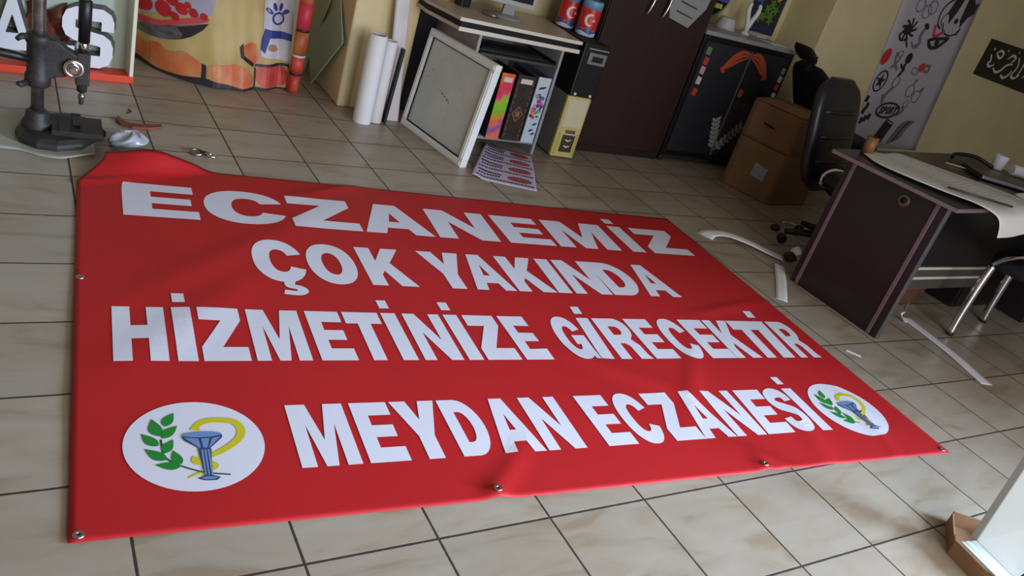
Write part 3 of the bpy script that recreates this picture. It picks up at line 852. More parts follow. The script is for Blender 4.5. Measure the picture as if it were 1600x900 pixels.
def computer_desk():
    t = thing('computer_desk', 'small pale computer desk with white edged double top in front of the wall', 'desk', (1.515, 2.775, 0))
    # local: x right, y back
    W, D = .815, .60
    lam = mat('desk_laminate', (188, 176, 164), .35, var=.05, vscale=5)
    edge = mat('white_edge', (224, 222, 214), .4)
    inner = mat('desk_grey', (156, 162, 172), .45)
    top = [(0, .0), (W, 0), (W + .06, .545), (-.06, .545), (-.07, .30)]
    b = MB(); b.prism([top], lambda x, y: Vector((x, y, .705)), (0, 0, .016)); tp = b.build('desk_top', [lam], t, bevel=.002)
    b = MB(); b.box(-.002, -.004, .703, W + .002, .0, .722); b.build('top_edge_strip', edge, t)
    low = [(.008, .004), (W - .004, .004), (W + .05, .53), (-.05, .53), (-.06, .30)]
    b = MB(); b.prism([low], lambda x, y: Vector((x, y, .652)), (0, 0, .018)); b.build('under_top', [lam], t)
    b = MB(); b.box(.004, -.002, .650, W, .004, .672); b.build('top_edge_strip', edge, t)
    b = MB(); b.prism([[(.014, .012), (W - .01, .012), (W + .03, .51), (-.04, .51), (-.05, .31)]], lambda x, y: Vector((x, y, .670)), (0, 0, .035)); b.build('dark_gap_fill', M_BLACKM, t)  # matt black fill standing in for the shaded gap between the two tops
    b = MB(); b.box(.15, .02, .0, .168, D - .04, .652); b.build('side_panel', mat('side_panel_grey', (176, 166, 172), .5), t, bevel=.001)
    b = MB(); b.box(.695, .0, .0, .713, D - .04, .652); b.build('side_panel', inner, t, bevel=.001)
    b = MB(); b.box(.168, D - .06, .05, .695, D - .045, .652); b.build('back_panel', inner, t)
    b = MB(); b.box(.168, .01, .06, .695, D - .06, .078); b.build('bottom_shelf', inner, t, bevel=.001)
    b = MB(); b.box(.172, -.01, .545, .692, .36, .560); b.build('keyboard_tray', mat('tray_dark', (70, 66, 66), .5), t, bevel=.002)
    b = MB(); b.box(.168, .02, .562, .178, .36, .575); b.box(.685, .02, .562, .695, .36, .575); b.build('tray_runner', M_BLACK, t)
    # keyboard on the tray
    k = thing('keyboard', 'black keyboard lying on the sliding tray under the desk top', 'keyboard', (1.70, 2.80, .560))
    b = MB(); b.box(0, 0, 0, .42, .15, .018); b.build('keyboard_body', M_BLACK, k, bevel=.004)
    b = MB()
    for r in range(5):
        for c in range(15):
            b.box(.012 + c * .0265, .012 + r * .026, .018, .012 + c * .0265 + .022, .012 + r * .026 + .021, .024)
    b.build('keys', M_BLACKM, k)
    # monitor
    m = thing('monitor', 'grey flat computer monitor on a stand at the computer desk', 'monitor', (1.955, 3.06, .721), -.12)
    b = MB(); b.lathe([(.001, .0), (.095, 0), (.10, .004), (.085, .012), (.03, .018), (.001, .02)], 32); b.build('stand_base', M_GREYP, m)
    b = MB(); b.rings([[Vector((x, y, z)) for x, y in ((-w, -.014), (w, -.014), (w, .014), (-w, .014))] for z, w in ((.012, .04), (.07, .035), (.16, .03))], smooth=False)
    b.build('stand_neck', M_GREYP, m, bevel=.003)
    bez = mat('monitor_silver', (176, 178, 182), .4)
    b = MB(); x0, x1, z0, z1 = -.20, .15, .075, .42
    for a in ((x0, z0, x1, z0 + .028), (x0, z1 - .02, x1, z1), (x0, z0 + .028, x0 + .02, z1 - .02), (x1 - .02, z0 + .028, x1, z1 - .02)):
        b.box(a[0], -.03, a[1], a[2], .02, a[3])
    b.build('bezel', bez, m, bevel=.003)
    b = MB(); b.box(x0 + .018, -.022, z0 + .026, x1 - .018, .018, z1 - .018); b.build('screen', mat('screen_black', (16, 18, 24), .15), m)
    # computer mouse / small speaker left of the monitor
    s = thing('desk_speaker', 'small dark speaker left of the monitor on the desk', 'speaker', (1.69, 3.13, .721), .2)
    b = MB(); b.box(-.035, -.035, 0, .035, .035, .12); b.build('speaker_body', mat('speaker_navy', (26, 28, 46), .5), s, bevel=.006)
    b = MB(); b.lathe([(.001, .036), (.020, .038), (.026, .036), (.026, .030)], 20, Matrix.Translation((0, 0, .075)) @ Matrix.Rotation(PI / 2, 4, 'X')); b.build('speaker_cone', M_GREYP, s)
    # mouse
    b = MB(); b.lathe([(.001, 0), (.030, 0), (.034, .010), (.026, .024), (.001, .032)], 24, Matrix.Diagonal((.85, 1.5, 1, 1)))
    o = b.build('computer_mouse', mat('mouse_metal', (120, 116, 108), .3, .6)); o.location = (1.80, 2.985, .721); o.rotation_euler = (0, 0, .8)
    tag(o, 'rounded grey mouse beside the monitor stand', 'mouse')
    # yellow tape roll at the back edge
    b = MB(); b.lathe([(.022, 0), (.042, 0), (.042, .03), (.022, .03)], 24, None, cap=False)
    o = b.build('tape_roll', mat('tape_yellow', (196, 160, 96), .5)); o.location = (1.60, 3.20, .721)
    tag(o, 'yellowish tape roll near the left back edge of the computer desk', 'tape')


def binders():
    sp = []
    data = [(1.850, .088, .395, 'rainbow'), (1.958, .122, .40, 'ornate'), (2.098, .088, .405, 'dots')]
    labs = {'rainbow': 'rainbow coloured ring binder with pink and green spine, next to the framed pane',
            'ornate': 'wide dark brown binder with a gilt diamond on its spine, middle of three',
            'dots': 'light blue ring binder with coloured dots on its spine, rightmost of three'}
    for x, w, h, kind in data:
        t = thing('ring_binder', labs[kind], 'binder', (x, 2.755, .078), 0, 'ring binders on the lower shelf of the computer desk')
        d = .285
        if kind == 'rainbow':
            sm = bpy.data.materials.new('spine_rainbow'); sm.use_nodes = True; nt = sm.node_tree
            tc = nt.nodes.new('ShaderNodeTexCoord'); mp = nt.nodes.new('ShaderNodeMapping'); mp.inputs['Rotation'].default_value = (0, .5, 0)
            nt.links.new(tc.outputs['Object'], mp.inputs[0])
            sx = nt.nodes.new('ShaderNodeSeparateXYZ'); nt.links.new(mp.outputs[0], sx.inputs[0])
            nz = nt.nodes.new('ShaderNodeTexNoise'); nz.inputs['Scale'].default_value = 14; nt.links.new(tc.outputs['Object'], nz.inputs[0])
            ml = nt.nodes.new('ShaderNodeMath'); ml.operation = 'MULTIPLY_ADD'; nt.links.new(sx.outputs[2], ml.inputs[0]); ml.inputs[1].default_value = 2.4
            m2 = nt.nodes.new('ShaderNodeMath'); m2.operation = 'MULTIPLY'; nt.links.new(nz.outputs['Fac'], m2.inputs[0]); m2.inputs[1].default_value = .35
            nt.links.new(m2.outputs[0], ml.inputs[2])
            rp = nt.nodes.new('ShaderNodeValToRGB'); nt.links.new(ml.outputs[0], rp.inputs[0])
            cs = [(.0, (226, 70, 130)), (.14, (230, 120, 60)), (.26, (140, 80, 170)), (.36, (236, 120, 40)), (.50, (120, 190, 40)), (.60, (150, 200, 40)), (.70, (220, 50, 110)), (.84, (224, 60, 60)), (.97, (236, 120, 50))]
            e = rp.color_ramp.elements; e[0].position = cs[0][0]; e[0].color = rgb(*cs[0][1]); e[1].position = cs[-1][0]; e[1].color = rgb(*cs[-1][1])
            for p, c in cs[1:-1]:
                k = e.new(p); k.color = rgb(*c)
            nt.links.new(rp.outputs[0], nt.nodes['Principled BSDF'].inputs['Base Color'])
            cov = mat('binder_black', (24, 20, 24), .5)
        elif kind == 'ornate':
            sm = mat('spine_ornate', (56, 42, 36), .5, col2=(30, 24, 22), vscale=30); cov = mat('binder_dark', (22, 20, 24), .5)
        else:
            sm = mat('spine_lightblue', (176, 204, 232), .45, col2=(206, 222, 238), vscale=8); cov = mat('binder_slate', (96, 106, 122), .5)
        b = MB(); b.box(0, 0, 0, w, .004, h); sp_o = b.build('spine', sm, t, bevel=.0015)
        b = MB(); b.box(0, .004, 0, .004, d, h); b.build('cover_board', cov, t, bevel=.001)
        b = MB(); b.box(w - .004, .004, 0, w, d, h); b.build('cover_board', cov, t, bevel=.001)
        b = MB(); b.box(.006, .03, .006, w - .006 - (.03 if kind != 'ornate' else .02), d - .01, h - .02); b.build('paper_block', mat('binder_pages', (112, 92, 74), .8) if kind == 'ornate' else mat('binder_pages_grey', (120, 112, 112), .8), t)
        b = MB(); b.box(w * .2, -.002, h - .05, w * .85, 0, h - .022); b.build('spine_label', mat('label_white', (214, 210, 206), .6), t)
        if kind == 'ornate':
            b = MB(); g = mat('dull_gold', (150, 112, 84), .4, .3)
            cx, cz, rr = w / 2, h * .42, .05
            b.poly([[(cx - rr * .8, cz), (cx, cz - rr), (cx + rr * .8, cz), (cx, cz + rr)], [(cx - rr * .62, cz), (cx, cz + rr * .8), (cx + rr * .62, cz), (cx, cz - rr * .8)]], lambda x, z: Vector((x, -.0022, z)))
            b.poly([ellipse(cx, cz, .016, .020, 16)], lambda x, z: Vector((x, -.0022, z)))
            for k in range(9):
                b.box(.008, -.0022, .02 + k * .04, .012, 0, .045 + k * .04); b.box(w - .012, -.0022, .02 + k * .04, w - .008, 0, .045 + k * .04)
            b.build('spine_ornament', g, t)
        if kind == 'dots':
            rn = random.Random(2); cols = [(220, 60, 70), (240, 130, 40), (60, 110, 200), (230, 90, 150), (80, 170, 80), (120, 70, 160), (30, 60, 120)]
            ms = [mat('dot_%d%d%d' % c, c, .5) for c in cols]
            for i in range(34):
                ci = rn.randrange(len(cols)); b = MB(); r = rn.uniform(.006, .013)
                b.poly([ellipse(rn.uniform(.014, w - .014), rn.uniform(.16, .30), r, r, 12)], lambda x, z, k=i: Vector((x, -.0015 - .00006 * k, z))); b.build('spine_dot', ms[ci], t, recalc=False)
            for x, z in ((.03, .34), (.05, .345), (.06, .12), (.045, .08), (.065, .06)):
                b = MB(); b.poly([ellipse(x, z, .016, .006, 12, rot=.5)], lambda x, z: Vector((x, -.0038, z))); b.build('spine_dot', ms[6], t, recalc=False)


def towers():
    yl = mat('pc_yellowed', (204, 192, 124), .5, var=.06, vscale=6)
    t = thing('computer_tower', 'old yellowed computer tower standing on the floor under the black one', 'computer', (2.350, 2.775, 0), -.06)
    b = MB(); b.box(0, .02, .012, .165, .42, .395); b.build('case', mat('pc_case_grey', (140, 140, 138), .5), t, bevel=.003)
    b = MB(); b.box(-.003, -.012, .008, .168, .02, .40); b.build('front_panel', yl, t, bevel=.008)
    b = MB(); b.box(.012, -.016, .205, .153, -.011, .385); b.build('drive_cover', mat('pc_pale', (206, 204, 176), .5), t, bevel=.002)
    b = MB(); b.box(.055, -.017, .168, .125, -.011, .188); b.build('floppy_slot', mat('slot_grey', (92, 92, 84), .5), t)
    b = MB(); b.box(.045, -.016, .045, .135, -.011, .155); b.build('vent_panel', mat('pc_dark_panel', (66, 60, 46), .5), t)
    for z in (.085, .125):
        b = MB(); b.poly([[(.065, z), (.09, z - .012), (.115, z), (.105, z + .004), (.09, z - .002), (.075, z + .004)]], lambda x, zz: Vector((x, -.0168, zz)))
        b.build('badge', mat('badge_white', (220, 218, 206), .5), t, recalc=False)
    b = MB()
    for k in range(8):
        for x in (.010, .145):
            b.box(x, -.0145, .03 + k * .018, x + .014, -.011, .040 + k * .018)
    b.build('vent_ribs', mat('pc_rib', (176, 160, 84), .5), t)
    b = MB()
    for x in (.02, .13):
        for y in (.03, .38):
            b.lathe([(.012, 0), (.012, .012)], 12, Matrix.Translation((x, y, 0)))
    b.build('feet', M_BLACK, t)
    t = thing('computer_tower', 'black computer tower with silver drive bay stacked on the yellowed one', 'computer', (2.358, 2.775, .400), -.06)
    b = MB(); b.box(0, .016, .006, .172, .46, .325); b.build('case', M_BLACKM, t, bevel=.003)
    b = MB(); b.box(-.002, -.006, .004, .174, .016, .327); b.build('front_panel', M_BLACK, t, bevel=.006)
    b = MB(); b.box(.045, -.012, .205, .168, -.005, .275); b.build('drive_bay', mat('silver_bay', (150, 152, 156), .35, .5), t, bevel=.002)
    b = MB(); b.box(.068, -.014, .222, .145, -.011, .255); b.build('drive_slot', M_BLACKM, t)
    b = MB(); b.box(.03, -.009, .292, .172, -.005, .299); b.build('trim_line', M_GREYP, t)
    b = MB()
    for x in (.03, .14):
        b.lathe([(.009, 0), (.009, .008)], 12, Matrix.Translation((x, -.004, .016)) @ Matrix.Rotation(PI / 2, 4, 'X'))
    b.build('indicator_light', mat('light_white', (206, 210, 220), .4), t)
    b = MB()
    for x in (.02, .15):
        for y in (.03, .40):
            b.lathe([(.010, 0), (.010, .007)], 12, Matrix.Translation((x, y, 0)))
    b.build('feet', M_BLACK, t)
    # two tins with the crescent
    for k, (x, y, rz, lab) in enumerate(((2.475, 2.98, 0.45, 'red white and blue tin with white crescent, nearer the desk edge'), (2.425, 3.135, .65, 'red white and blue tin with white crescent, behind the other tin'))):
        c = thing('tin_can', lab, 'tin', (x, y, .729), rz - .5, 'flag tins on the black tower')
        r = .062
        b = MB(); b.lathe([(r - .004, 0), (r, .004), (r, .045)], 36); b.build('lower_band', mat('tin_white', (196, 206, 222), .35), c)
        b = MB(); b.lathe([(r, .032), (r, .16)], 36, None, cap=False); b.build('red_band', mat('tin_red', (200, 44, 48), .35), c)
        b = MB(); b.lathe([(r, .16), (r, .205), (r - .003, .21), (r - .006, .208), (.001, .208)], 36); b.build('upper_band', mat('tin_blue', (112, 160, 200), .35), c)
        rr = r + .0008
        cyl = lambda a, z: Vector((rr * math.sin(a / rr), -rr * math.cos(a / rr), z))

        def wrap(loops, name, m, k2=1.0):
            b = MB(); b.poly(loops, lambda a, z: (a, z, 0)); b.cut_grid(.008, .5, -.3, .3, 0, .001)
            b.warp(lambda v: Vector((rr * k2 * math.sin(v.x / rr), -rr * k2 * math.cos(v.x / rr), v.y))); b.build(name, m, c, recalc=False)
        wv = [(-.19 + .38 * i / 40, .042 + .010 * math.sin(i * .8)) for i in range(41)]
        wrap([[(-.19, .022)] + [(-.19 + .38 * i / 40, .022 + .006 * math.sin(i * .6)) for i in range(1, 41)] + wv[::-1]], 'blue_wave', mat('tin_deepblue', (56, 84, 160), .35))
        for a0 in (-.03, .10):
            wrap([ellipse(a0, .098, .032, .036, 30, .55, 2 * PI - .55) + ellipse(a0 + .010, .098, .024, .028, 24, 2 * PI - .75, .75)], 'crescent', mat('tin_print_white', (226, 222, 218), .4), 1.004)
            st = [(a0 + .026 + (.013 if i % 2 == 0 else .005) * math.cos(i * PI / 5 + PI), .098 + (.013 if i % 2 == 0 else .005) * math.sin(i * PI / 5 + PI)) for i in range(10)]
            wrap([st], 'star', mat('tin_print_white', (226, 222, 218), .4), 1.004)


def flyer():
    t = thing('printed_flyer', 'white sheet printed with red ovals and blue lines, on the tiles below the binders', 'flyer', (0, 0, 0))
    A = Vector((1.555, 2.315, 0)); B = Vector((1.915, 2.190, 0)); Cc = Vector((1.93, 2.86, 0)); Dd = Vector((2.19, 2.735, 0))

    def S(s, q, off=0.0):
        p = A.lerp(B, s).lerp(Cc.lerp(Dd, s), q)
        # near left corner rounded in, left edge curled up
        z = .004 + .012 * (1 - smooth(s / .35)) ** 2 + .006 * math.sin(3 * q) ** 2
        p = p + Vector((.02, .02, 0)) * (1 - smooth(s / .2)) * (1 - smooth(q / .25))
        return Vector((p.x, p.y, z + off))
    b = MB(); b.slab_grid(lambda s, q: S(s, q), 24, 24, th=(0, 0, -.0006)); b.build('sheet', mat('flyer_paper', (206, 196, 218), .55), t)
    navy = mat('flyer_navy', (48, 42, 88), .55); redp = mat('flyer_red', (176, 74, 78), .55, var=.25, vscale=40); pk = mat('flyer_pinkgrey', (176, 160, 180), .55)
    for k in range(4):
        q0 = .06 + k * .235
        b = MB()
        b.poly([ellipse(.74, q0 + .12, .20, .062, 26)], lambda s, q: (s, q, 0)); b.cut_grid(.1, .1, 0, 1, 0, 1); b.warp(lambda c: S(c.x, c.y, .0012)); b.build('printed_oval', redp, t, recalc=False)
        b = MB(); rn = random.Random(k)
        x = .05
        while x < .93:
            w = rn.uniform(.02, .06); b.poly([[(x, q0), (x + w, q0), (x + w, q0 + .028), (x, q0 + .028)]], lambda s, q: (s, q, 0)); x += w + .012
        b.poly([[(.06, q0 + .15), (.44, q0 + .13), (.44, q0 + .155), (.06, q0 + .185)]], lambda s, q: (s, q, 0))
        x = .08
        for j in range(8):
            b.poly([[(x, q0 + .075), (x + .03, q0 + .075), (x + .03, q0 + .11), (x, q0 + .11)]], lambda s, q: (s, q, 0)); x += .045
        b.cut_grid(.1, .1, 0, 1, 0, 1); b.warp(lambda c: S(c.x, c.y, .0015)); b.build('printed_lines', navy, t, recalc=False)


strip_things(); framed_pane(); computer_desk(); binders(); towers(); flyer()


# ------------------------------------------------------------------ wardrobe, cabinet and the wall behind
def wardrobe():
    t = thing('wardrobe', 'tall dark brown two door wardrobe beside the computer towers', 'wardrobe', (2.565, 2.935, 0))
    wd = mat('wenge_brown', (50, 31, 30), .5, col2=(43, 27, 26), vscale=5, stretch=(1, 1, .15))
    W = .82
    b = MB(); b.box(0, .02, .0, W, .44, 1.95); b.build('carcass', wd, t, bevel=.002)
    b = MB(); b.box(.0, .012, 0, W, .02, .05); b.build('plinth', mat('plinth_dark', (30, 22, 22), .6), t)
    for k in (0, 1):
        x0, x1 = (.002, W / 2 - .0015) if k == 0 else (W / 2 + .0015, W - .002)
        b = MB(); b.box(x0, 0, .055, x1, .018, 1.945); d = b.build('door', wd, t, bevel=.0015)
        xh = .272 if k == 0 else .40
        b = MB()
        z0 = .935
        pts = [(xh + .002, -.004, z0), (xh + .006, -.022, z0 + .012), (xh + .012, -.030, z0 + .05), (xh + .020, -.032, z0 + .10), (xh + .016, -.030, z0 + .15), (xh + .004, -.022, z0 + .19), (xh, -.004, z0 + .20)]
        b.tube(spline(pts, 24), .0085, 10)
        b.build('handle', M_METAL, d, label='curved silver door handle')
    # shield shaped slotted plate hung on the right door
    p = thing('shield_plate', 'grey shield shaped plate with slots hanging on the right wardrobe door', 'plate', (3.015, 2.917, .93))
    sh = [(-.02, .30), (-.035, .14), (.015, .02), (.19, -.015), (.285, .12), (.31, .30), (.15, .36)]
    slots = []
    for k in range(4):
        z = .055 + .062 * k; slots.append([(.05 + .01 * k, z + .012), (.20 + .012 * k, z - .012), (.20 + .012 * k, z - .004), (.05 + .01 * k, z + .022)])
    b = MB(); b.prism([sh], lambda x, z: Vector((x, 0, z)), (0, .012, 0)); b.build('plate', mat('plate_grey', (146, 148, 150), .45), p, bevel=.003)
    b = MB()
    for s in slots:
        b.prism([s], lambda x, z: Vector((x, -.0008, z)), (0, .002, 0))
    b.build('slot', mat('slot_dark', (56, 54, 56), .6), p)


def cabinet():
    t = thing('display_cabinet', 'black two door cabinet decorated with stickers, behind the carton', 'cabinet', (3.395, 2.93, 0))
    W, H = .90, .905
    fr = mat('cabinet_black', (20, 18, 20), .45); gls = mat('smoked_door', (48, 49, 56), .28, var=.06, vscale=4)
    b = MB(); b.box(0, .02, .05, W, .40, H); b.build('carcass', fr, t, bevel=.002)
    b = MB(); b.box(0, 0, .05, .035, .022, H); b.box(W - .03, 0, .05, W, .022, H); b.box(.035, .0, .05, W - .03, .022, .085); b.box(.035, 0, H - .035, W - .03, .022, H)
    b.build('front_frame', fr, t, bevel=.003)
    b = MB(); b.box(-.01, -.012, H, W + .01, .43, H + .028); b.build('cabinet_top', mat('cabinet_top_grey', (150, 150, 154), .4), t, bevel=.003)
    for x in (.02, W - .05):
        for y in (.02, .34):
            b = MB(); b.lathe([(.016, 0), (.020, .006), (.018, .05)], 14, Matrix.Translation((x + .015, y + .01, 0))); b.build('foot', fr, t)
    mid = .475
    doors = []
    for k, (x0, x1) in enumerate(((.037, mid - .006), (mid + .006, W - .032))):
        b = MB(); b.box(x0, -.004, .087, x1, .014, H - .037); doors.append(b.build('door', gls, t, bevel=.002))
    b = MB(); b.box(mid - .006, -.008, .087, mid + .006, .010, H - .045); b.build('center_strip', mat('strip_bronze', (126, 120, 110), .4, .4), t, bevel=.002)
    red = mat('sticker_red', (196, 70, 56), .5, var=.2, vscale=30); pk = mat('sticker_pink', (206, 160, 160), .5); wh = mat('sticker_white', (206, 200, 210), .5)
    gr = mat('sticker_green', (110, 146, 104), .5, var=.25, vscale=30); org = mat('sticker_orange', (190, 84, 54), .5); fern = mat('sticker_silver', (170, 176, 178), .5)

    def st(d, pts, m, off=-.0048):
        b = MB(); b.poly([pts], lambda x, z: Vector((x, off, z))); b.build('sticker', m, d, recalc=False)

    def sq(cx, cz, w=.042, h=.052):
        return [(cx - w / 2, cz - h / 2 + .004), (cx + w / 2, cz - h / 2 - .003), (cx + w / 2 + .004, cz + h / 2 - .004), (cx - w / 2 + .004, cz + h / 2 + .004)]
    for (cx, cz), m in zip(((.075, .805), (.083, .735), (.082, .672), (.083, .600), (.085, .52)), (gr, red, pk, wh, red)):
        st(doors[0], sq(cx, cz), m)
    for (cx, cz), m in zip(((.850, .775), (.850, .715), (.852, .655), (.853, .59)), (gr, pk, red, wh)):
        st(doors[1], sq(cx, cz, .04, .045), m)
    st(doors[1], sq(.520, .565, .040, .055), org)
    # orange flourish along the top of both doors
    for d, sgn in ((doors[0], -1), (doors[1], 1)):
        x0 = mid + sgn * .012
        for a in (0, 1, 2):
            pts = [(x0, .84 - .012 * a), (x0 + sgn * .07, .845 - .03 * a), (x0 + sgn * .14, .80 - .03 * a), (x0 + sgn * .19, .735 - .012 * a), (x0 + sgn * (.215 - .02 * a), .69 + .0 * a)]
            st(d, ribbon(pts, .011 - .002 * a, None, 18, lambda q: .5 + .9 * math.sin(PI * q)), org, -.0050 - .0002 * a)
        for a, (bx, bz) in enumerate(((.13, .775), (.17, .74), (.20, .70))):
            st(d, ellipse(x0 + sgn * bx, bz, .030, .013, 14, rot=sgn * .5), org, -.0056)
    # silver fern sprays at the bottom
    for d, sgn in ((doors[0], -1), (doors[1], 1)):
        x0 = mid + sgn * .010
        base = Vector((x0, .13)); tip = Vector((x0 + sgn * (.075 if sgn < 0 else .19), .37 if sgn < 0 else .35))
        for k in range(7):
            q = .1 + .13 * k; p = base.lerp(tip, q); dv = (tip - base).normalized()
            for w in (-1, 1):
                n = Vector((-dv.y, dv.x)) * w
                c = p + n * .020 + dv * .014
                st(d, ellipse(c.x, c.y, .026, .0125, 10, rot=math.atan2(dv.y * .8 + n.y, dv.x * .8 + n.x)), fern, -.0050 - .0001 * k)
        st(d, ribbon([tuple(base), tuple(base.lerp(tip, .5)), tuple(tip)], .004, None, 8), fern, -.0058)
    # things on top
    zt = .933
    c = thing('white_bowl', 'white plastic bowl upside down on top of the cabinet', 'bowl', (3.80, 3.20, zt))
    b = MB(); b.lathe([(.072, 0), (.070, .01), (.060, .055), (.052, .075), (.048, .078), (.001, .078)], 28); b.build('bowl_body', mat('dull_white', (190, 190, 194), .5), c)
    b = MB(); b.lathe([(.072, .0), (.077, .004), (.077, .010), (.071, .012)], 28, None, cap=False); b.build('rim', mat('dull_white', (190, 190, 194), .5), c)
    f = thing('white_figurine', 'white forked figurine standing on the cabinet beside the bowl', 'figurine', (3.97, 3.16, zt))
    b = MB(); b.lathe([(.001, 0), (.036, 0), (.036, .008), (.018, .02), (.014, .05), (.001, .055)], 20); b.build('base', M_WHITEP, f)
    for s in (-1, 1):
        b = MB(); b.tube(spline([(0, 0, .03), (s * .018, 0, .09), (s * .045, 0, .15), (s * .050, 0, .19), (s * .040, 0, .22)], 16), [.018] * 5 + [.017] * 6 + [.014] * 4 + [.008, .003], 12); b.build('arm', M_WHITEP, f)
    b = MB(); b.slab_grid(lambda s, q: Vector((4.04 + s * .24, 2.935 + q * .13 + .01 * s, zt + .006 + .001 * math.sin(5 * s))), 12, 6, th=(0, 0, -.004))
    tag(b.build('paper_sheets', mat('paper_bluewhite', (206, 218, 226), .5)), 'thin pale papers lying on the front right edge of the cabinet', 'paper')
    b = MB(); b.box(0, 0, 0, .13, .09, .028); o = b.build('small_box', mat('dull_white', (190, 190, 194), .5), bevel=.006, seg=3); o.location = (4.09, 3.14, zt); o.rotation_euler = (0, 0, .2)
    tag(o, 'low whitish box on the cabinet right of the figurine', 'box')


def wall_pictures():
    s = thing('round_sign', 'round dark sign with silver rim, yellow and purple print, on the wall', 'sign', (3.72, 3.398, 1.19), 0)
    Mr = Matrix.Rotation(PI / 2, 4, 'X')
    b = MB(); b.lathe([(.001, 0), (.235, 0), (.235, .012), (.001, .012)], 48, Mr); b.build('disc', mat('sign_black', (22, 20, 26), .4), s)
    b = MB(); b.tube([(.238 * math.cos(a), -.010, .238 * math.sin(a)) for a in [2 * PI * i / 56 for i in range(56)]], .008, 8, closed=True); b.build('rim', M_METAL, s)
    pu = mat('sign_purple', (90, 74, 160), .5); ye = mat('sign_yellow', (190, 190, 60), .5); wh = mat('sign_white', (200, 196, 206), .5)
    rn = random.Random(4)
    b = MB()
    b.poly([[(-.21, -.09), (.21, -.105), (.22, -.05), (-.22, -.03)]], lambda x, z: Vector((x, -.0125, z))); b.build('print_band', pu, s, recalc=False)
    b = MB(); x = -.17
    while x < .15:
        w = rn.uniform(.014, .026); b.poly([[(x, -.085), (x + w, -.086), (x + w, -.052), (x, -.050)]], lambda x, z: Vector((x, -.0130, z))); x += w + .007
    b.build('print_marks', wh, s, recalc=False)
    b = MB(); x = -.15
    while x < .14:
        w = rn.uniform(.014, .028); b.poly([[(x, -.152), (x + w, -.154), (x + w, -.122), (x, -.118)]], lambda x, z: Vector((x, -.0130, z))); x += w + .004
    b.build('print_marks', ye, s, recalc=False)
    # flower picture
    p = thing('flower_picture', 'dark bordered picture of blue and yellow flowers on the wall above the cabinet', 'picture', (4.10, 3.384, .945), -.0)
    q = [(.105, -.0), (.395, -.005), (.40, .62), (.02, .64)]
    b = MB(); b.prism([q], lambda x, z: Vector((x, 0, z)), (0, .012, 0)); b.build('backing', mat('picture_navy', (40, 44, 92), .5), p)
    b = MB(); b.poly([[(.115, .055), (.375, .05), (.38, .60), (.06, .61)]], lambda x, z: Vector((x, -.001, z))); b.build('print', mat('picture_dark', (40, 48, 40), .5, col2=(26, 30, 26), vscale=14), p, recalc=False)
    sets = [('picture_blue', (60, 100, 200), [(.13, .30), (.17, .36), (.11, .38), (.19, .30), (.14, .24), (.20, .42), (.12, .45)], .05),
            ('picture_green', (84, 130, 54), [(.22, .12), (.28, .14), (.24, .18), (.30, .10), (.32, .18), (.18, .10), (.27, .22)], .04),
            ('picture_yellow', (196, 160, 50), [(.30, .30), (.33, .36), (.28, .38), (.32, .26)], .026)]
    for nm, c, cs, r in sets:
        b = MB()
        for i, (x, z) in enumerate(cs):
            pts = [(x + r * (.7 + .3 * math.cos(5 * a)) * math.cos(a), z + r * (.7 + .3 * math.cos(5 * a)) * math.sin(a)) for a in [2 * PI * k / 30 for k in range(30)]]
            b.poly([pts], lambda x, z, i=i: Vector((x, -.0015 - .0002 * i, z)))
        b.build('printed_flowers', mat(nm, c, .5, var=.3, vscale=20), p, recalc=False)


wardrobe(); cabinet(); wall_pictures()


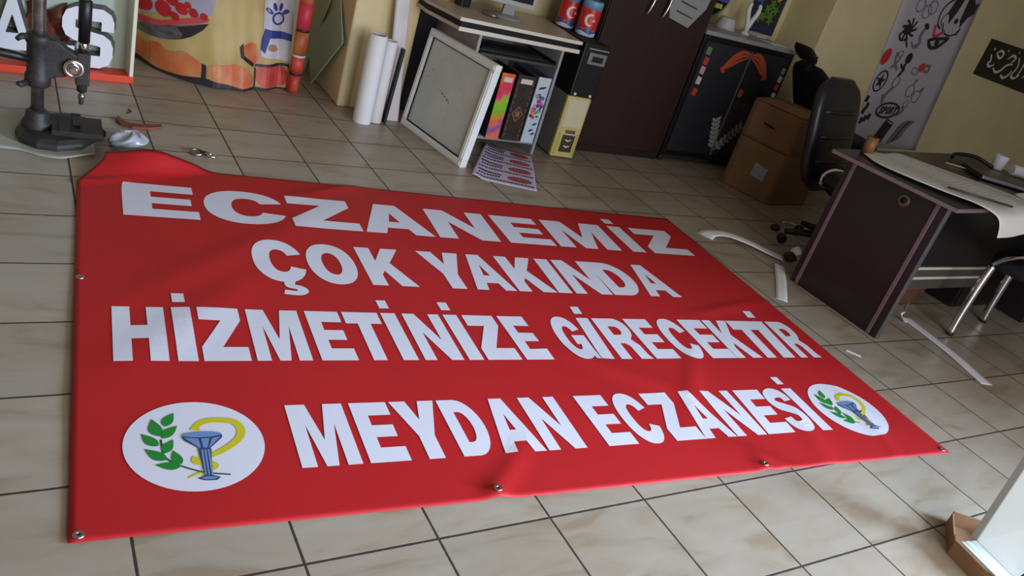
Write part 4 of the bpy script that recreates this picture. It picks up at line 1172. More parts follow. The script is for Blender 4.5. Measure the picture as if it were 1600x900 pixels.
# ------------------------------------------------------------------ carton and chairs
def carton():
    P = [Vector((3.765, 2.638, 0)), Vector((3.853, 2.265, 0)), Vector((4.30, 2.315, 0)), Vector((4.21, 2.69, 0))]
    H = .61
    t = thing('cardboard_carton', 'big brown cardboard carton with a pale label, before the black cabinet', 'carton', (3.765, 2.638, 0))
    kraft = mat('kraft_board', (142, 108, 78), .8, var=.12, vscale=5, bump=.05)
    O = P[0]; Q = [p - O for p in P]
    up = Vector((0, 0, H))
    for a, c in ((0, 1), (1, 2), (2, 3), (3, 0)):
        b = MB(); e = (Q[c] - Q[a]).normalized(); n = Vector((e.y, -e.x, 0)); cen = (Q[0] + Q[2]) / 2
        if n.dot(cen - Q[a]) < 0:
            n = -n
        bul = lambda s, q, a=a, c=c, n=n: Q[a].lerp(Q[c], s) + up * q - n * (.010 * math.sin(PI * s) * math.sin(PI * q)) + n * (.012 * math.exp(-((q - .59) / .02) ** 2)) * math.sin(PI * s) ** .3
        b.slab_grid(bul, 10, 44, th=tuple(n * .005)); b.build('side_wall', kraft, t)
    b = MB(); b.slab_grid(lambda s, q: Q[0].lerp(Q[1], s).lerp(Q[3].lerp(Q[2], s), q) + Vector((0, 0, .003)), 1, 1, th=(0, 0, .004)); b.build('bottom', kraft, t)
    # closed top flaps, slightly bowed upward to the far side
    rise = .26
    for k, (q0, q1) in enumerate(((0, .495), (.505, 1))):
        b = MB()

        def f(s, q, q0=q0, q1=q1):
            qq = lerp(q0, q1, q)
            p = Q[0].lerp(Q[1], s).lerp(Q[3].lerp(Q[2], s), qq)
            return p + up + Vector((0, 0, .004 + rise * .0 + .020 * math.sin(PI * qq)))
        b.slab_grid(f, 8, 8, th=(0, 0, .005)); fl = b.build('top_flap', kraft, t)
    b = MB(); b.slab_grid(lambda s, q: Q[0].lerp(Q[1], s).lerp(Q[3].lerp(Q[2], s), .45 + .1 * q) + up + Vector((0, 0, .0305)), 8, 2, th=(0, 0, .001)); b.build('packing_tape', mat('tape_brown', (128, 92, 58), .4), t)
    # label and hand hole on the left face
    e = (Q[1] - Q[0]); n = Vector((-e.y, e.x, 0)).normalized()
    if n.dot(Q[3]) > 0:
        n = -n
    F = lambda s, q: Q[0] + e * s + up * q + n * .0125
    b = MB(); b.poly([[(.50, .235), (.78, .22), (.79, .365), (.51, .385)]], F); b.build('shipping_label', mat('label_blueish', (168, 176, 190), .6, var=.15, vscale=40), t, recalc=False)
    b = MB(); b.poly([ellipse(.46, .80, .13, .014, 18, rot=-.05)], F); b.build('hand_hole', mat('hole_dark', (52, 34, 22), .9), t, recalc=False)
    b = MB(); b.poly([[(.01, .597), (.35, .600), (.70, .594), (.99, .598), (.99, .586), (.6, .583), (.3, .588), (.01, .584)]], lambda s_, q: Q[0] + e * s_ + up * q + n * .0035); b.build('crease', mat('crease_dark', (92, 64, 40), .85), t, recalc=False)
    # crumpled silver foil on the top
    b = MB(); rn = random.Random(8)
    rings = [[Vector((.055 * math.sin(PI * (.08 + .84 * j / 6)) * math.cos(a) * rn.uniform(.6, 1.2), .04 * math.sin(PI * (.08 + .84 * j / 6)) * math.sin(a) * rn.uniform(.6, 1.2), .07 * j / 6)) for a in [2 * PI * i / 12 for i in range(12)]] for j in range(7)]
    b.rings(rings, smooth=False); o = b.build('crumpled_foil', mat('foil', (150, 146, 136), .35, .7)); o.location = (4.17, 2.44, H + .026)
    tag(o, 'crumpled bit of foil on top of the carton corner', 'foil')


def swivel_chair(loc, rz, lab, head, top, w, zb, rec=.09, a0=.3, ah=.655, arms=(-1, 1)):
    t = thing('office_chair', lab, 'chair', loc, rz)
    # facing -y
    lea = M_LEATHER if not head else mat('black_mesh', (14, 14, 15), .8)

    def back(s, q):
        x = (s - .5) * w * (1 - .10 * abs(q - .45))
        y = .20 + .10 * q + .035 * (2 * s - 1) ** 2 * -1
        return Vector((x, y, lerp(zb, top, q)))
    b = MB()
    rings = []
    for j in range(13):
        q = j / 12; ww = w / 2 * (1 - .5 * (2 * q - 1) ** 6); th = (.05 if not head else .03) * (1 - .6 * (2 * q - 1) ** 8)
        cx, cy = 0, .21 + rec * q; z = lerp(zb, top, q)
        rings.append([Vector((cx + x, cy + y, z)) for x, y in ellipse(0, 0, ww, th, 28, e=3.2)])
    b.rings(rings); b.build('backrest', lea, t)
    if not head:
        for k, q in enumerate((.28, .5, .72)):
            b = MB(); z = lerp(zb, top, q); y = .21 + rec * q - .048
            b.tube([(-w * .40, y + .012, z), (-w * .2, y - .004, z), (w * .2, y - .004, z), (w * .40, y + .012, z)], .012, 8); b.build('back_cushion_roll', lea, t)
    if head:
        b = MB(); b.rings([[Vector((x, .21 + rec * 1.18 + y + .3 * rec * j / 8, top + .012 + .095 * j / 8)) for x, y in ellipse(0, 0, .125 * math.sin(PI * (.14 + .72 * j / 8)) ** .5, .030, 22, e=2.6)] for j in range(9)]); b.build('headrest', lea, t)
        b = MB(); b.box(-.02, .20 + rec, top - .05, .02, .225 + rec * 1.1, top + .06); b.build('headrest_post', M_BLACK, t)
    b = MB()
    rings = []
    for j in range(9):
        q = j / 8; rings.append([Vector((x, -.03 + y, lerp(.40, .50, q))) for x, y in ellipse(0, 0, .25 * (1 - .25 * (2 * q - 1) ** 4), .24 * (1 - .25 * (2 * q - 1) ** 4), 28, e=3.5)])
    b.rings(rings); b.build('seat', lea, t)
    b = MB(); b.box(-.04, .10, .385, .04, .27, .40); b.box(-.035, .235, .385, .035, .255, zb + .14); b.build('back_bracket', M_BLACK, t, bevel=.005)
    for s in arms:
        b = MB(); b.tube(spline([(s * .245, .10, .42), (s * .29, .10, .44), (s * .295, .10, ah - .055), (s * .295, .02, ah), (s * .295, -.16, ah)], 20), .012, 8); a = b.build('armrest', M_BLACK if head else M_CHROME, t)
        b = MB(); b.box(s * .295 - .025, -.20, ah + .005, s * .295 + .025, .06, ah + .027); b.build('arm_pad', M_BLACK, a, bevel=.008)
    b = MB(); b.lathe([(.028, .12), (.028, .25), (.018, .255), (.018, .40)], 18); b.build('gas_column', M_BLACK, t)
    for k in range(5):
        a = 2 * PI * k / 5 + a0
        b = MB(); d = Vector((math.cos(a), math.sin(a), 0))
        b.tube([d * .02 + Vector((0, 0, .12)), d * .16 + Vector((0, 0, .10)), d * .29 + Vector((0, 0, .075))], [.026, .022, .016], 10); lg = b.build('base_leg', M_BLACK, t)
        b = MB(); b.lathe([(.004, -.022), (.026, -.020), (.028, 0), (.026, .020), (.004, .022)], 18, Matrix.Translation(d * .29 + Vector((0, 0, .028))) @ Matrix.Rotation(a, 4, 'Z') @ Matrix.Rotation(PI / 2, 4, 'X')); b.build('caster', M_BLACK, lg)
    return t


carton()
swivel_chair((4.70, 2.60, 0), 1.36, 'black mesh office chair with round headrest, between cabinet and carton', True, .90, .48, .44, .27, .6, .6, ())
swivel_chair((3.66, 1.56, 0), .24, 'black leather armchair with tall padded back, behind the dark desk', False, .97, .56, .34, .16, -.15, .555, (-1,))


# ------------------------------------------------------------------ right: dark desk with papers, visitor chair, wall pictures
def office_desk():
    ang = .085
    t = thing('office_desk', 'dark wine brown office desk with silver trims, papers spread over its top', 'desk', (3.035, .70, 0), ang * .35)
    dk = mat('desk_wine', (38, 25, 31), .30, col2=(33, 26, 31), vscale=3); ed = mat('desk_edge', (126, 110, 114), .4, .3); tr = mat('trim_pinkgrey', (132, 112, 118), .35, .5)
    blk = mat('desk_black', (26, 22, 26), .35)
    top = [(-.045, -.06), (1.75, .10), (1.66, .86), (-.115, .595)]
    b = MB(); b.prism([top], lambda x, y: Vector((x, y, .712)), (0, 0, .020)); b.build('desk_top', dk, t, bevel=.002)
    b = MB()
    e = [(Vector((-.116, .596, .712)), Vector((-.046, -.061, .712))), (Vector((-.046, -.061, .712)), Vector((.30, -.030, .712)))]
    for p, q in e:
        d = (q - p).normalized(); n = Vector((d.y, -d.x, 0)) * .004
        if n.dot(Vector((1, 1, 0))) > 0:
            n = -n
        u = Vector((0, 0, .018))
        b.rings([[p, p + n, p + n + u, p + u], [q, q + n, q + n + u, q + u]], smooth=False)
    b.build('edge_banding', ed, t)
    b = MB(); b.box(0, 0, 0, .032, .565, .712); b.build('end_panel', dk, t, bevel=.0015)
    for y in (.045, .52):
        b = MB(); b.box(-.006, y - .010, .004, 0, y + .010, .708); b.build('trim_strip', tr, t, bevel=.002)
    b = MB(); b.box(-.001, -.007, .0, .030, 0, .708); b.build('corner_trim', mat('corner_alu', (112, 112, 116), .35, .6), t, bevel=.002)
    b = MB(); b.lathe([(.016, 0), (.030, .0), (.031, .004), (.026, .006), (.016, .005)], 24, Matrix.Translation((0, .205, .645)) @ Matrix.Rotation(-PI / 2, 4, 'Y'), cap=False)
    b.build('cable_grommet', mat('brass_dull', (104, 88, 70), .4, .5), t)
    b = MB(); b.lathe([(.001, 0), (.017, 0), (.017, .001), (.001, .001)], 20, Matrix.Translation((-.0005, .205, .645)) @ Matrix.Rotation(-PI / 2, 4, 'Y')); b.build('grommet_hole', M_BLACKM, t)
    b = MB(); b.box(.032, .18, .275, 1.55, .20, .712); b.build('modesty_panel', blk, t, bevel=.001)
    for z in (.225, .283):
        b = MB(); b.box(.032, .172, z, 1.2, .182, z + .014); b.build('trim_rail', mat('rail_alu', (206, 202, 192), .4), t)
    b = MB(); b.box(.032, .176, .165, 1.2, .20, .283); b.build('lower_panel', mat('lower_panel_grey', (74, 72, 66), .5), t)
    b = MB(); b.box(1.55, .02, 0, 1.60, .60, .712); b.build('far_panel', dk, t)
    b = MB(); b.box(1.06, .21, .01, 1.50, .56, .60)
    for k in range(3):
        b.box(1.075, .200, .03 + .19 * k, 1.485, .21, .205 + .19 * k)
    b.build('drawer_pedestal', blk, t, bevel=.003)
    # small box under the desk
    b = MB(); b.box(0, 0, 0, .30, .26, .16); o = b.build('brown_box', mat('brown_leather_box', (96, 62, 48), .6), bevel=.008); o.location = (3.55, 1.0, 0)
    tag(o, 'small brown box on the floor under the dark desk', 'box')


def desk_things():
    zt = .7355
    # long printed sheet draped over the top and off the front edge
    t = thing('draped_paper', 'long white printed sheet draped across the dark desk and over its front', 'paper', (0, 0, 0))
    L = [(3.10, 1.262, zt + .003), (3.02, 1.12, zt + .006), (3.03, .98, zt + .010), (3.11, .80, zt + .012), (3.19, .68, zt + .014), (3.265, .612, zt - .006), (3.31, .592, .69), (3.345, .586, .625)]
    Rr = [(3.56, 1.352, zt + .003), (3.66, 1.22, zt + .004), (3.76, 1.08, zt + .006), (3.84, .94, zt + .010), (3.88, .80, zt + .014), (3.90, .690, zt + .008), (3.885, .640, .70), (3.86, .62, .645)]

    def S(s, q, off=0):
        a = interp(L, q); c = interp(Rr, q)
        p = a.lerp(c, s); p.z += .006 * math.sin(9 * s + 3 * q) * math.sin(PI * s) + .006 * math.sin(PI * s)
        return p + Vector((0, -off * (1 if q > .75 else 0), off))
    b = MB(); b.slab_grid(lambda s, q: S(s, q), 24, 44, th=(0, -.0004, .0006)); b.build('sheet', mat('printed_paper', (212, 212, 208), .65), t)
    b = MB(); rn = random.Random(6)
    for k in range(26):
        q = .04 + k * .024
        x = .12
        while x < .85:
            w = rn.uniform(.02, .07); b.poly([[(x, q), (x + w, q), (x + w, q + .007), (x, q + .007)]], lambda s, q: S(s, q, .0016)); x += w + .02
    b.build('faint_print', mat('faint_print', (186, 188, 188), .65), t, recalc=False)
    # second sheet curling off the front edge
    b = MB()

    def S2(s, q):
        return interp([(3.95, .90, zt + .006), (3.91, .82, zt + .008), (3.88, .74, zt + .010), (3.84, .668, zt - .005), (3.80, .630, .66), (3.76, .612, .60), (3.73, .600, .555)], q) + Vector((.34 * s * (1 - .5 * q), .05 * s, .008 * math.sin(5 * s) * (1 - q)))
    b.slab_grid(S2, 14, 30, th=(0, -.0004, .0006)); o = b.build('loose_paper', M_WHITE)
    tag(o, 'white sheet curling over the desk front right of the long printed sheet', 'paper')
    # laptop
    l = thing('laptop', 'closed black laptop with silver front edge lying on the desk', 'laptop', (4.15, 1.12, zt), -.55)
    b = MB(); b.box(-.16, -.115, .002, .16, .115, .018); b.build('laptop_base', mat('laptop_black', (30, 28, 30), .35), l, bevel=.004)
    b = MB(); b.box(-.16, -.115, .019, .16, .115, .026); b.build('lid', mat('laptop_lid', (52, 46, 46), .3), l, bevel=.003)
    b = MB(); b.box(-.155, -.121, .006, .155, -.114, .024); b.build('front_strip', M_METAL, l, bevel=.002, label='silver front strip')
    # things beside it
    b = MB(); b.lathe([(.030, 0), (.034, .004), (.042, .085), (.040, .088), (.032, .01)], 24, None, cap=False)
    o = b.build('paper_cup', mat('cup_white', (206, 208, 214), .6)); o.location = (4.56, 1.36, zt); tag(o, 'white paper cup standing on the desk behind the laptop', 'cup')
    b = MB(); b.tube([(-.06, 0, .032), (.06, 0, .032)], .032, 22); o = b.build('paper_roll_short', mat('cup_white', (206, 208, 214), .6), bevel=.003); o.location = (4.63, 1.25, zt); o.rotation_euler = (0, 0, -.5)
    tag(o, 'short white roll lying on the desk between cup and red bit', 'roll')
    b = MB(); b.lathe([(.022, 0), (.024, .004), (.024, .055), (.016, .062), (.001, .064)], 20); o = b.build('red_bottle_cap', mat('cap_red', (170, 40, 40), .4)); o.location = (4.72, 1.19, zt)
    tag(o, 'small red container at the right end of the desk clutter', 'container')
    b = MB(); b.tube(spline([(4.16, 1.42, zt + .012), (4.22, 1.44, zt + .03), (4.36, 1.40, zt + .04), (4.46, 1.33, zt + .012)], 20), .011, 10)
    tag(b.build('black_cable', M_BLACK), 'black cable looping on the desk behind the laptop', 'cable')
    b = MB(); b.box(-.11, -.08, 0, .11, .08, .022); o = b.build('black_notebook', M_BLACKM, bevel=.004); o.location = (4.46, .93, zt); o.rotation_euler = (0, 0, -.3)
    tag(o, 'black notebook on the desk in front of the laptop', 'notebook')
    b = MB(); b.lathe([(.018, 0), (.030, .0), (.030, .085), (.018, .085)], 24, None, cap=False); o = b.build('brown_tape_roll', mat('tape_tan', (124, 84, 52), .5)); o.location = (3.155, 1.285, zt)
    tag(o, 'brown tape roll standing at the far left corner of the dark desk', 'tape')
    b = MB(); b.tube([(-.16, 0, .006), (.17, 0, .006)], .0055, 8); o = b.build('shadow_line', mat('shadow_line_dark', (60, 54, 52), .4)); o.location = (3.30, .735, zt + .022); o.rotation_euler = (0, 0, -.55)  # thin dark rod in place of the shadow along the paper edge
    tag(o, 'thin dark line standing in for the paper edge shadow near the desk front', 'shadow_line')
    b = MB(); b.tube([(-.10, 0, .004), (.10, 0, .004)], .004, 8); o = b.build('pencil', mat('pencil_pale', (176, 166, 140), .5)); o.location = (4.02, 1.27, zt); o.rotation_euler = (0, 0, -.45)
    tag(o, 'pale pencil lying on the desk left of the laptop', 'pencil')


def visitor_chair():
    t = thing('visitor_chair', 'black visitor chair with chrome tube legs in front of the dark desk', 'chair', (3.99, .560, 0), .20)
    # local: seat centred, faces +y
    seat = MB(); seat.rings([[Vector((x, y, z)) for x, y in ellipse(0, 0, .24 * k, .24 * k, 28, e=4)] for z, k in ((.405, .92), (.42, 1), (.455, 1), (.475, .94))]); seat.build('seat', M_LEATHER, t)
    b = MB(); b.rings([[Vector((x, -.26 - .10 * q + y, .56 + .40 * q)) for x, y in ellipse(0, 0, .235 * (1 - .35 * (2 * q - 1) ** 6), .028, 24, e=3)] for q in [i / 8 for i in range(9)]]); b.build('backrest', M_LEATHER, t)
    for s in (-1, 1):
        b = MB(); b.tube(spline([(s * .24, .19, .42), (s * .245, .195, .30), (s * .252, .195, .12), (s * .26, .19, .012)], 16), .021, 12); b.build('front_leg', M_CHROME, t)
        b = MB(); b.tube(spline([(s * .24, -.20, .41), (s * .25, -.25, .22), (s * .255, -.29, .012)], 12), .016, 12); b.build('rear_leg', M_CHROME, t)
        b = MB(); b.tube(spline([(s * .25, .19, .43), (s * .285, .13, .50), (s * .29, .05, .545), (s * .29, -.12, .56), (s * .27, -.27, .57)], 24), .013, 10); b.build('arm_tube', M_CHROME, t)
        for y in (.19, -.29):
            b = MB(); b.lathe([(.020, 0), (.021, .012), (.017, .02)], 14, Matrix.Translation((s * .26, y, 0))); b.build('foot_cap', M_BLACK, t)
    b = MB(); b.tube([(-.24, .20, .40), (.24, .20, .40)], .012, 8); b.build('cross_tube', M_CHROME, t)
    for s in (-1, 1):
        b = MB(); b.tube([(s * .15, -.20, .42), (s * .15, -.28, .50), (s * .15, -.29, .62)], .011, 8); b.build('back_support', M_CHROME, t)


def wall_sheet():
    # roll-down sheet of printed decals on the far wall
    t = thing('decal_poster', 'long white sheet of black and red decal drawings hanging on the wall', 'poster', (0, 0, 0))
    Y = 2.994

    def S(x, z, off=0.0):
        return Vector((x, Y - off - .010 * math.exp(-((z - .30) / .08) ** 2), z))
    b = MB()
    b.slab_grid(lambda s, q: S(lerp(lerp(5.452, 5.16, q), lerp(6.395, 6.18, q), s), lerp(lerp(.30, .34, s) + .0, 2.1, q)), 10, 24, th=(0, .0015, 0))
    b.build('sheet', mat('poster_white', (178, 172, 182), .6), t)
    blk = mat('decal_black', (34, 32, 38), .55); gry = mat('decal_grey', (112, 110, 122), .55); red = mat('decal_red', (196, 52, 58), .55); lg = mat('decal_lightgrey', (206, 202, 208), .55)
    n = [0]

    def d(loops, m=blk):
        b = MB(); n[0] += 1; off = .0012 + .00008 * n[0]
        b.poly(loops, lambda x, z: S(x, z, off)); b.build('decal_print', m, t, recalc=False)

    def ring(cx, cz, r, w, m=blk, ry=None, rot=0):
        ry = ry or r
        d([ellipse(cx, cz, r, ry, 30, rot=rot), ellipse(cx, cz, r - w, ry - w, 30, rot=rot)[::-1]], m)

    def line(pts, w, m=blk, k=16):
        d([ribbon(pts, w, None, k)], m)
    # dog's head, top right
    d([[(5.88, 1.48), (5.90, 1.60), (5.98, 1.66), (6.10, 1.66), (6.18, 1.60), (6.22, 1.62), (6.22, 1.53), (6.16, 1.49), (6.12, 1.40), (6.08, 1.45), (6.06, 1.62), (6.01, 1.62), (5.99, 1.50), (5.95, 1.40), (5.92, 1.45)]])
    line([(5.90, 1.60), (5.82, 1.54), (5.79, 1.46), (5.82, 1.38), (5.88, 1.35)], .008, blk); line([(5.88, 1.40), (5.93, 1.34), (6.02, 1.32), (6.10, 1.345), (6.14, 1.40)], .007)
    line([(5.88, 1.48), (5.84, 1.42), (5.88, 1.37)], .005); line([(6.14, 1.40), (6.13, 1.345), (6.10, 1.345)], .005)
    d([ellipse(6.035, 1.44, .026, .022, 16)])
    # cluster of petals with eyes, top left: plain flower outlines
    for x, z in ((5.50, 1.47), (5.61, 1.44), (5.57, 1.53), (5.66, 1.48)):
        ring(x, z, .055, .010, gry)
    d([ellipse(5.56, 1.59, .030, .030, 16)]); d([ellipse(5.64, 1.57, .026, .026, 16)])
    # spiky beetle
    for a in range(9):
        an = a * .7; line([(5.50, 1.28), (5.50 + .05 * math.cos(an), 1.28 + .05 * math.sin(an)), (5.50 + .095 * math.cos(an + .25), 1.28 + .09 * math.sin(an + .25))], .010)
    d([ellipse(5.49, 1.28, .055, .045, 20)]); line([(5.41, 1.23), (5.46, 1.19), (5.52, 1.20), (5.58, 1.15)], .009)
    # small standing mark
    d([ellipse(5.70, 1.34, .038, .020, 14, rot=-.4)]); line([(5.69, 1.32), (5.68, 1.25), (5.71, 1.20), (5.66, 1.17)], .016, gry); line([(5.60, 1.20), (5.66, 1.16), (5.71, 1.18)], .009, gry)
    # red check mark, eye
    line([(5.80, 1.37), (5.83, 1.30), (5.87, 1.29), (5.95, 1.345)], .014, red)
    line([(5.80, 1.255), (5.86, 1.20), (5.95, 1.21), (6.02, 1.27), (6.05, 1.31)], .016); line([(5.82, 1.25), (5.88, 1.27), (5.95, 1.28), (6.02, 1.30)], .014); d([ellipse(5.925, 1.245, .030, .026, 16)])
    # red blot, walking mark, lollipop, red pill
    d([ellipse(5.385, 1.045, .048, .070, 24, rot=-.25)], red); ring(5.385, 1.045, .028, .008, mat('decal_darkred', (150, 34, 42), .55), .045)
    line([(5.50, 1.10), (5.52, 1.03), (5.56, .99), (5.60, .97)], .012, gry); line([(5.57, 1.09), (5.55, 1.02), (5.50, .97)], .010, gry); ring(5.55, 1.09, .03, .008, gry)
    d([ellipse(5.675, 1.075, .040, .045, 20)]); line([(5.66, 1.03), (5.67, .98), (5.65, .92)], .014); line([(5.61, 1.02), (5.65, .99), (5.69, .975)], .010)
    d([ellipse(5.90, 1.03, .042, .036, 20)], red); line([(5.93, 1.05), (5.99, 1.055), (6.0, 1.01), (5.94, 1.01)], .012, gry); ring(5.83, .99, .045, .008, gry, .03, -.3)
    # star in a ring
    ring(5.46, .855, .075, .014, blk, .092, -.2)
    d([[(5.46 + (.062 if i % 2 == 0 else .024) * math.cos(PI / 2 + i * PI / 5), .855 + (.070 if i % 2 == 0 else .027) * math.sin(PI / 2 + i * PI / 5)) for i in range(10)]])
    # mushroom like scribble
    ring(5.66, .875, .042, .009, gry, .05); line([(5.66, .83), (5.62, .78), (5.60, .72)], .013, gry); d([[(5.56, .76), (5.60, .76), (5.63, .69), (5.60, .68)]], gry)
    # linked rings
    ring(5.90, .83, .055, .008, gry); ring(6.01, .795, .055, .008, gry); ring(5.93, .72, .035, .007, gry)
    line([(5.90, .885), (5.92, .93), (5.94, .89)], .007, gry); line([(6.03, .85), (6.06, .88), (6.05, .83)], .007, gry); line([(5.90, .70), (5.93, .66), (5.88, .61)], .013, gry)
    # stepped squares
    for x, z in ((5.405, .70), (5.445, .645), (5.43, .60), (5.53, .56), (5.49, .54), (5.455, .52)):
        d([[(x - .022, z - .024), (x + .016, z - .030), (x + .022, z + .022), (x - .016, z + .028)]], blk)
    # oval badge reading SPORT
    ring(5.735, .64, .155, .018, blk, .072, .10)
    b = MB(); word = 'SPORT'; P_ = [[[(0, 0), (.33, 0), (.33, .38), (.55, .38)] + ellipse(.58, .69, .40, .31, 10, -PI / 2 + .05, PI / 2 - .05) + [(.55, 1), (0, 1)], [(.33, .58), (.33, .80), (.52, .80)] + ellipse(.54, .69, .11, .11, 8, PI / 2 - .1, -PI / 2 + .1) + [(.52, .58)]]]
    for i, ch in enumerate(word):
        g = P_ if ch == 'P' else GL[ch]
        x0 = 5.625 + i * .045; zz = .598 + .004 * i
        for loops in g:
            b.poly(loops, lambda s, q: S(x0 + s * .038 + .012 * q, zz + q * .068, .0070))
    b.build('decal_print', blk, t, recalc=False)
    # framed disc, bottom
    fr = [(5.715, .395), (5.835, .355), (5.90, .545), (5.785, .575)]
    d([fr]); ring(5.795, .445, .052, .014, lg); ring(5.795, .445, .022, .010, lg); d([[(5.80, .525), (5.865, .505), (5.885, .54), (5.80, .555)]], lg)
    # long feather strokes, bottom right
    for k in range(5):
        x = 5.93 + .028 * k; line([(x, .36 + .012 * k), (x + .035, .44), (x + .07, .53), (x + .13, .58 + .004 * k)], .008 + .002 * (k % 2), gry if k != 2 else blk)


def calligraphy():
    t = thing('calligraphy_panel', 'black panel with pale flowing script on the yellow wall', 'panel', (6.65, 2.990, 1.08), 0)
    b = MB(); b.prism([[(0, .008), (1.15, -.055), (1.15, .31), (0, .32)]], lambda x, z: Vector((x, 0, z)), (0, .010, 0)); b.build('board', mat('panel_black', (20, 18, 20), .5), t, bevel=.002)
    pale = mat('script_pale', (206, 200, 190), .5)
    strokes = [[(.10, .20), (.14, .15), (.12, .12), (.17, .10), (.22, .13)], [(.17, .22), (.22, .25), (.28, .23), (.26, .19), (.21, .20), (.18, .22)],
               [(.23, .10), (.30, .07), (.36, .09), (.42, .15), (.50, .17)], [(.38, .20), (.44, .24), (.50, .22), (.46, .18)],
               [(.40, .06), (.46, .04), (.52, .07), (.54, .12)], [(.55, .24), (.60, .16), (.57, .08), (.64, .06), (.70, .10)], [(.66, .26), (.68, .16), (.66, .08)],
               [(.74, .20), (.80, .22), (.84, .17), (.80, .12), (.76, .08)], [(.88, .26), (.90, .16), (.86, .06), (.94, .05)], [(.98, .20), (1.04, .18), (1.08, .10)],
               [(.10, .24), (.12, .255)], [(.32, .26), (.335, .27)], [(.50, .275), (.515, .28)]]
    b = MB()
    for i, s in enumerate(strokes):
        s3 = s if len(s) > 2 else [s[0], ((s[0][0] + s[1][0]) / 2, (s[0][1] + s[1][1]) / 2), s[1]]
        b.poly([ribbon(s3, .010, None, 20, lambda q: .35 + .9 * math.sin(PI * (.1 + .8 * q)))], lambda x, z, i=i: Vector((x, -.0008 - .00005 * i, z)))
    b.build('script', pale, t, recalc=False)


office_desk(); desk_things(); visitor_chair(); wall_sheet(); calligraphy()


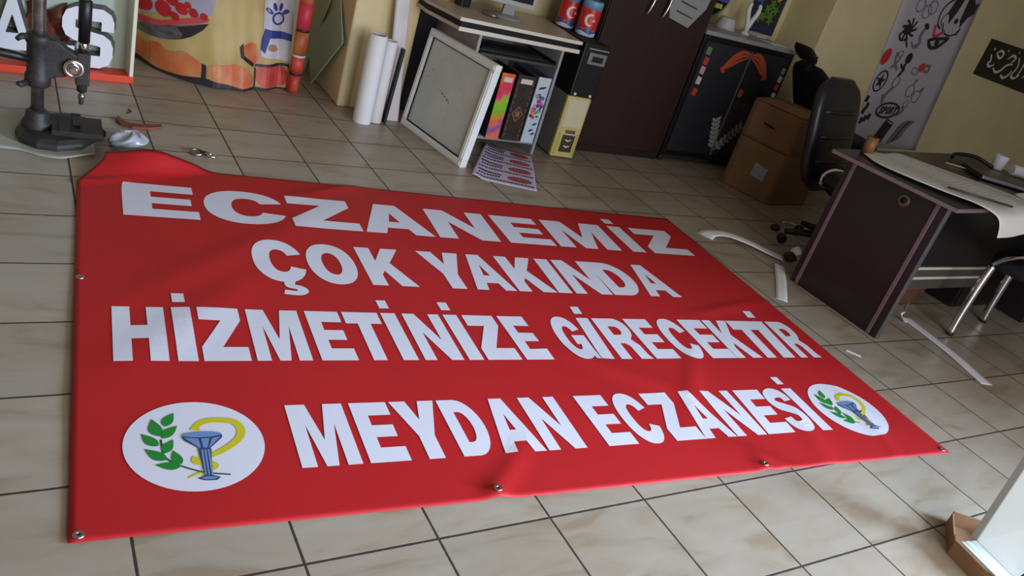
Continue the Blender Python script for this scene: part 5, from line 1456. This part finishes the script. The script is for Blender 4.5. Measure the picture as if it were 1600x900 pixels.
# ------------------------------------------------------------------ offcuts on the floor and the white box at the near right
def offcuts():
    def strip(pts, w, name, lab, m=M_WHITE, twist=None):
        c = spline(pts, 40); b = MB()

        def f(s, q):
            k = min(int(s * 40), 40); p = c[k]
            t_ = (c[min(k + 1, 40)] - c[max(k - 1, 0)]); n = Vector((-t_.y, t_.x, 0)).normalized()
            return p + n * (q - .5) * w + Vector((0, 0, .0))
        b.slab_grid(f, 40, 3, th=(0, 0, .0008)); o = b.build(name, m); tag(o, lab, 'offcut', 'white vinyl offcuts on the floor'); return o
    strip([(2.80, 1.735, .001), (2.86, 1.76, .012), (2.95, 1.72, .030), (3.05, 1.63, .028), (3.13, 1.55, .016), (3.20, 1.49, .004)], .095, 'vinyl_offcut', 'curling white vinyl strip on the tiles between banner corner and desk')
    strip([(3.10, 1.42, .001), (3.00, 1.32, .003), (2.88, 1.20, .004), (2.73, 1.055, .001)], .060, 'vinyl_offcut', 'short white strip at the foot of the dark desk')
    strip([(3.535, .87, .001), (3.50, .70, .003), (3.46, .52, .004), (3.42, .40, .003), (3.385, .285, .001)], .072, 'vinyl_offcut', 'long narrow white strip on the tiles right of the dark desk')
    strip([(3.45, .855, .12), (3.455, .850, .06), (3.46, .845, .01), (3.49, .84, .002)], .05, 'vinyl_offcut', 'bent white strip standing against the end of the dark desk')
    b = MB(); b.prism([[(-.035, -.008), (.035, -.010), (.036, .008), (-.034, .010)]], lambda x, y: Vector((x, y, .001)), (0, 0, .0015)); o = b.build('vinyl_offcut', M_WHITE); o.location = (2.735, .592, 0); o.rotation_euler = (0, 0, -.85)
    tag(o, 'tiny white scrap on the tiles beside the right edge of the banner', 'offcut', 'white vinyl offcuts on the floor')
    for (x, y, r, lab) in ((3.53, 1.87, .034, 'dark lump on the tiles before the carton'), (3.235, 1.475, .042, 'dark lump on the tiles at the end of the curling white strip')):
        b = MB(); rn = random.Random(int(x * 100))
        b.rings([[Vector((r * math.sin(PI * (.15 + .8 * j / 6)) * math.cos(a) * rn.uniform(.8, 1.1), r * math.sin(PI * (.15 + .8 * j / 6)) * math.sin(a) * rn.uniform(.8, 1.1), r * 1.3 * j / 6)) for a in [2 * PI * i / 14 for i in range(14)]] for j in range(7)])
        o = b.build('dark_lump', mat('lump_dark', (40, 34, 32), .7)); o.location = (x, y, 0.001); tag(o, lab, 'lump')
    b = MB(); b.rings([[Vector((.035 * math.sin(PI * (.15 + .8 * j / 5)) * math.cos(a) * (1 + .2 * math.sin(3 * a)), .028 * math.sin(PI * (.15 + .8 * j / 5)) * math.sin(a), .055 * j / 5)) for a in [2 * PI * i / 12 for i in range(12)]] for j in range(6)], smooth=False)
    o = b.build('crumpled_paper', M_WHITE); o.location = (3.37, 1.545, 0.001); tag(o, 'crumpled white paper on the tiles behind the dark desk panel', 'paper')
    b = MB(); b.tube(spline([(3.73, 1.985, .006), (3.78, 1.965, .014), (3.84, 1.90, .010), (3.90, 1.84, .006), (3.97, 1.80, .006)], 24), .0055, 8)
    tag(b.build('white_cable', M_WHITEP), 'short white cable on the floor behind the dark desk', 'cable')


def near_box():
    t = thing('white_board_box', 'brown carton with a large white board leaning out of it, near right', 'carton', (1.99, -.46, 0), 0)
    O = Vector((1.99, -.46, 0))
    kraft = mat('kraft_near', (150, 112, 78), .8, var=.15, vscale=9)
    b = MB()
    q = [Vector(p) - O for p in ((1.989, -.457, .070), (2.030, -.590, .030), (2.17, -.62, .31), (2.107, -.410, .35))]
    b.face(q); r = bmesh.ops.extrude_face_region(b.bm, geom=b.bm.faces[:])
    for v in [e for e in r['geom'] if isinstance(e, bmesh.types.BMVert)]:
        v.co += Vector((.010, .024, -.010))
    b.build('white_board', mat('board_white', (202, 210, 214), .5), t, bevel=.003)
    A = [Vector(p) - O for p in ((2.075, -.330, 0), (1.928, -.430, 0), (1.895, -.60, 0), (2.09, -.66, 0), (2.19, -.42, 0))]
    h = .058
    for i in range(5):
        p, w = A[i], A[(i + 1) % 5]
        b2 = MB()
        e = (w - p).normalized(); n = Vector((-e.y, e.x, 0)) * .005
        hh = h - .004 if i != 0 else h - .012
        b2.rings([[p, p + n, p + n + Vector((0, 0, hh)), p + Vector((0, 0, hh))], [w, w + n, w + n + Vector((0, 0, hh)), w + Vector((0, 0, hh))]], smooth=False); b2.build('carton_wall', kraft, t)
    b = MB(); b.face([p + Vector((0, 0, .002)) for p in A]); b.build('carton_base', kraft, t)
    # folded pale edge of the board resting on the carton rim
    C4 = [Vector(p) - O for p in ((1.987, -.459, .068), (1.918, -.446, .066), (1.900, -.612, .060), (2.028, -.594, .030))]
    b = MB()
    b.slab_grid(lambda s_, q_: C4[0].lerp(C4[1], s_).lerp(C4[3].lerp(C4[2], s_), q_) + Vector((0, 0, .004 * abs(math.sin(2.5 * PI * s_)))), 15, 6, th=(0, 0, .003), smooth=False)
    b.build('folded_edge', mat('board_fold', (176, 190, 190), .55), t)


offcuts(); near_box()
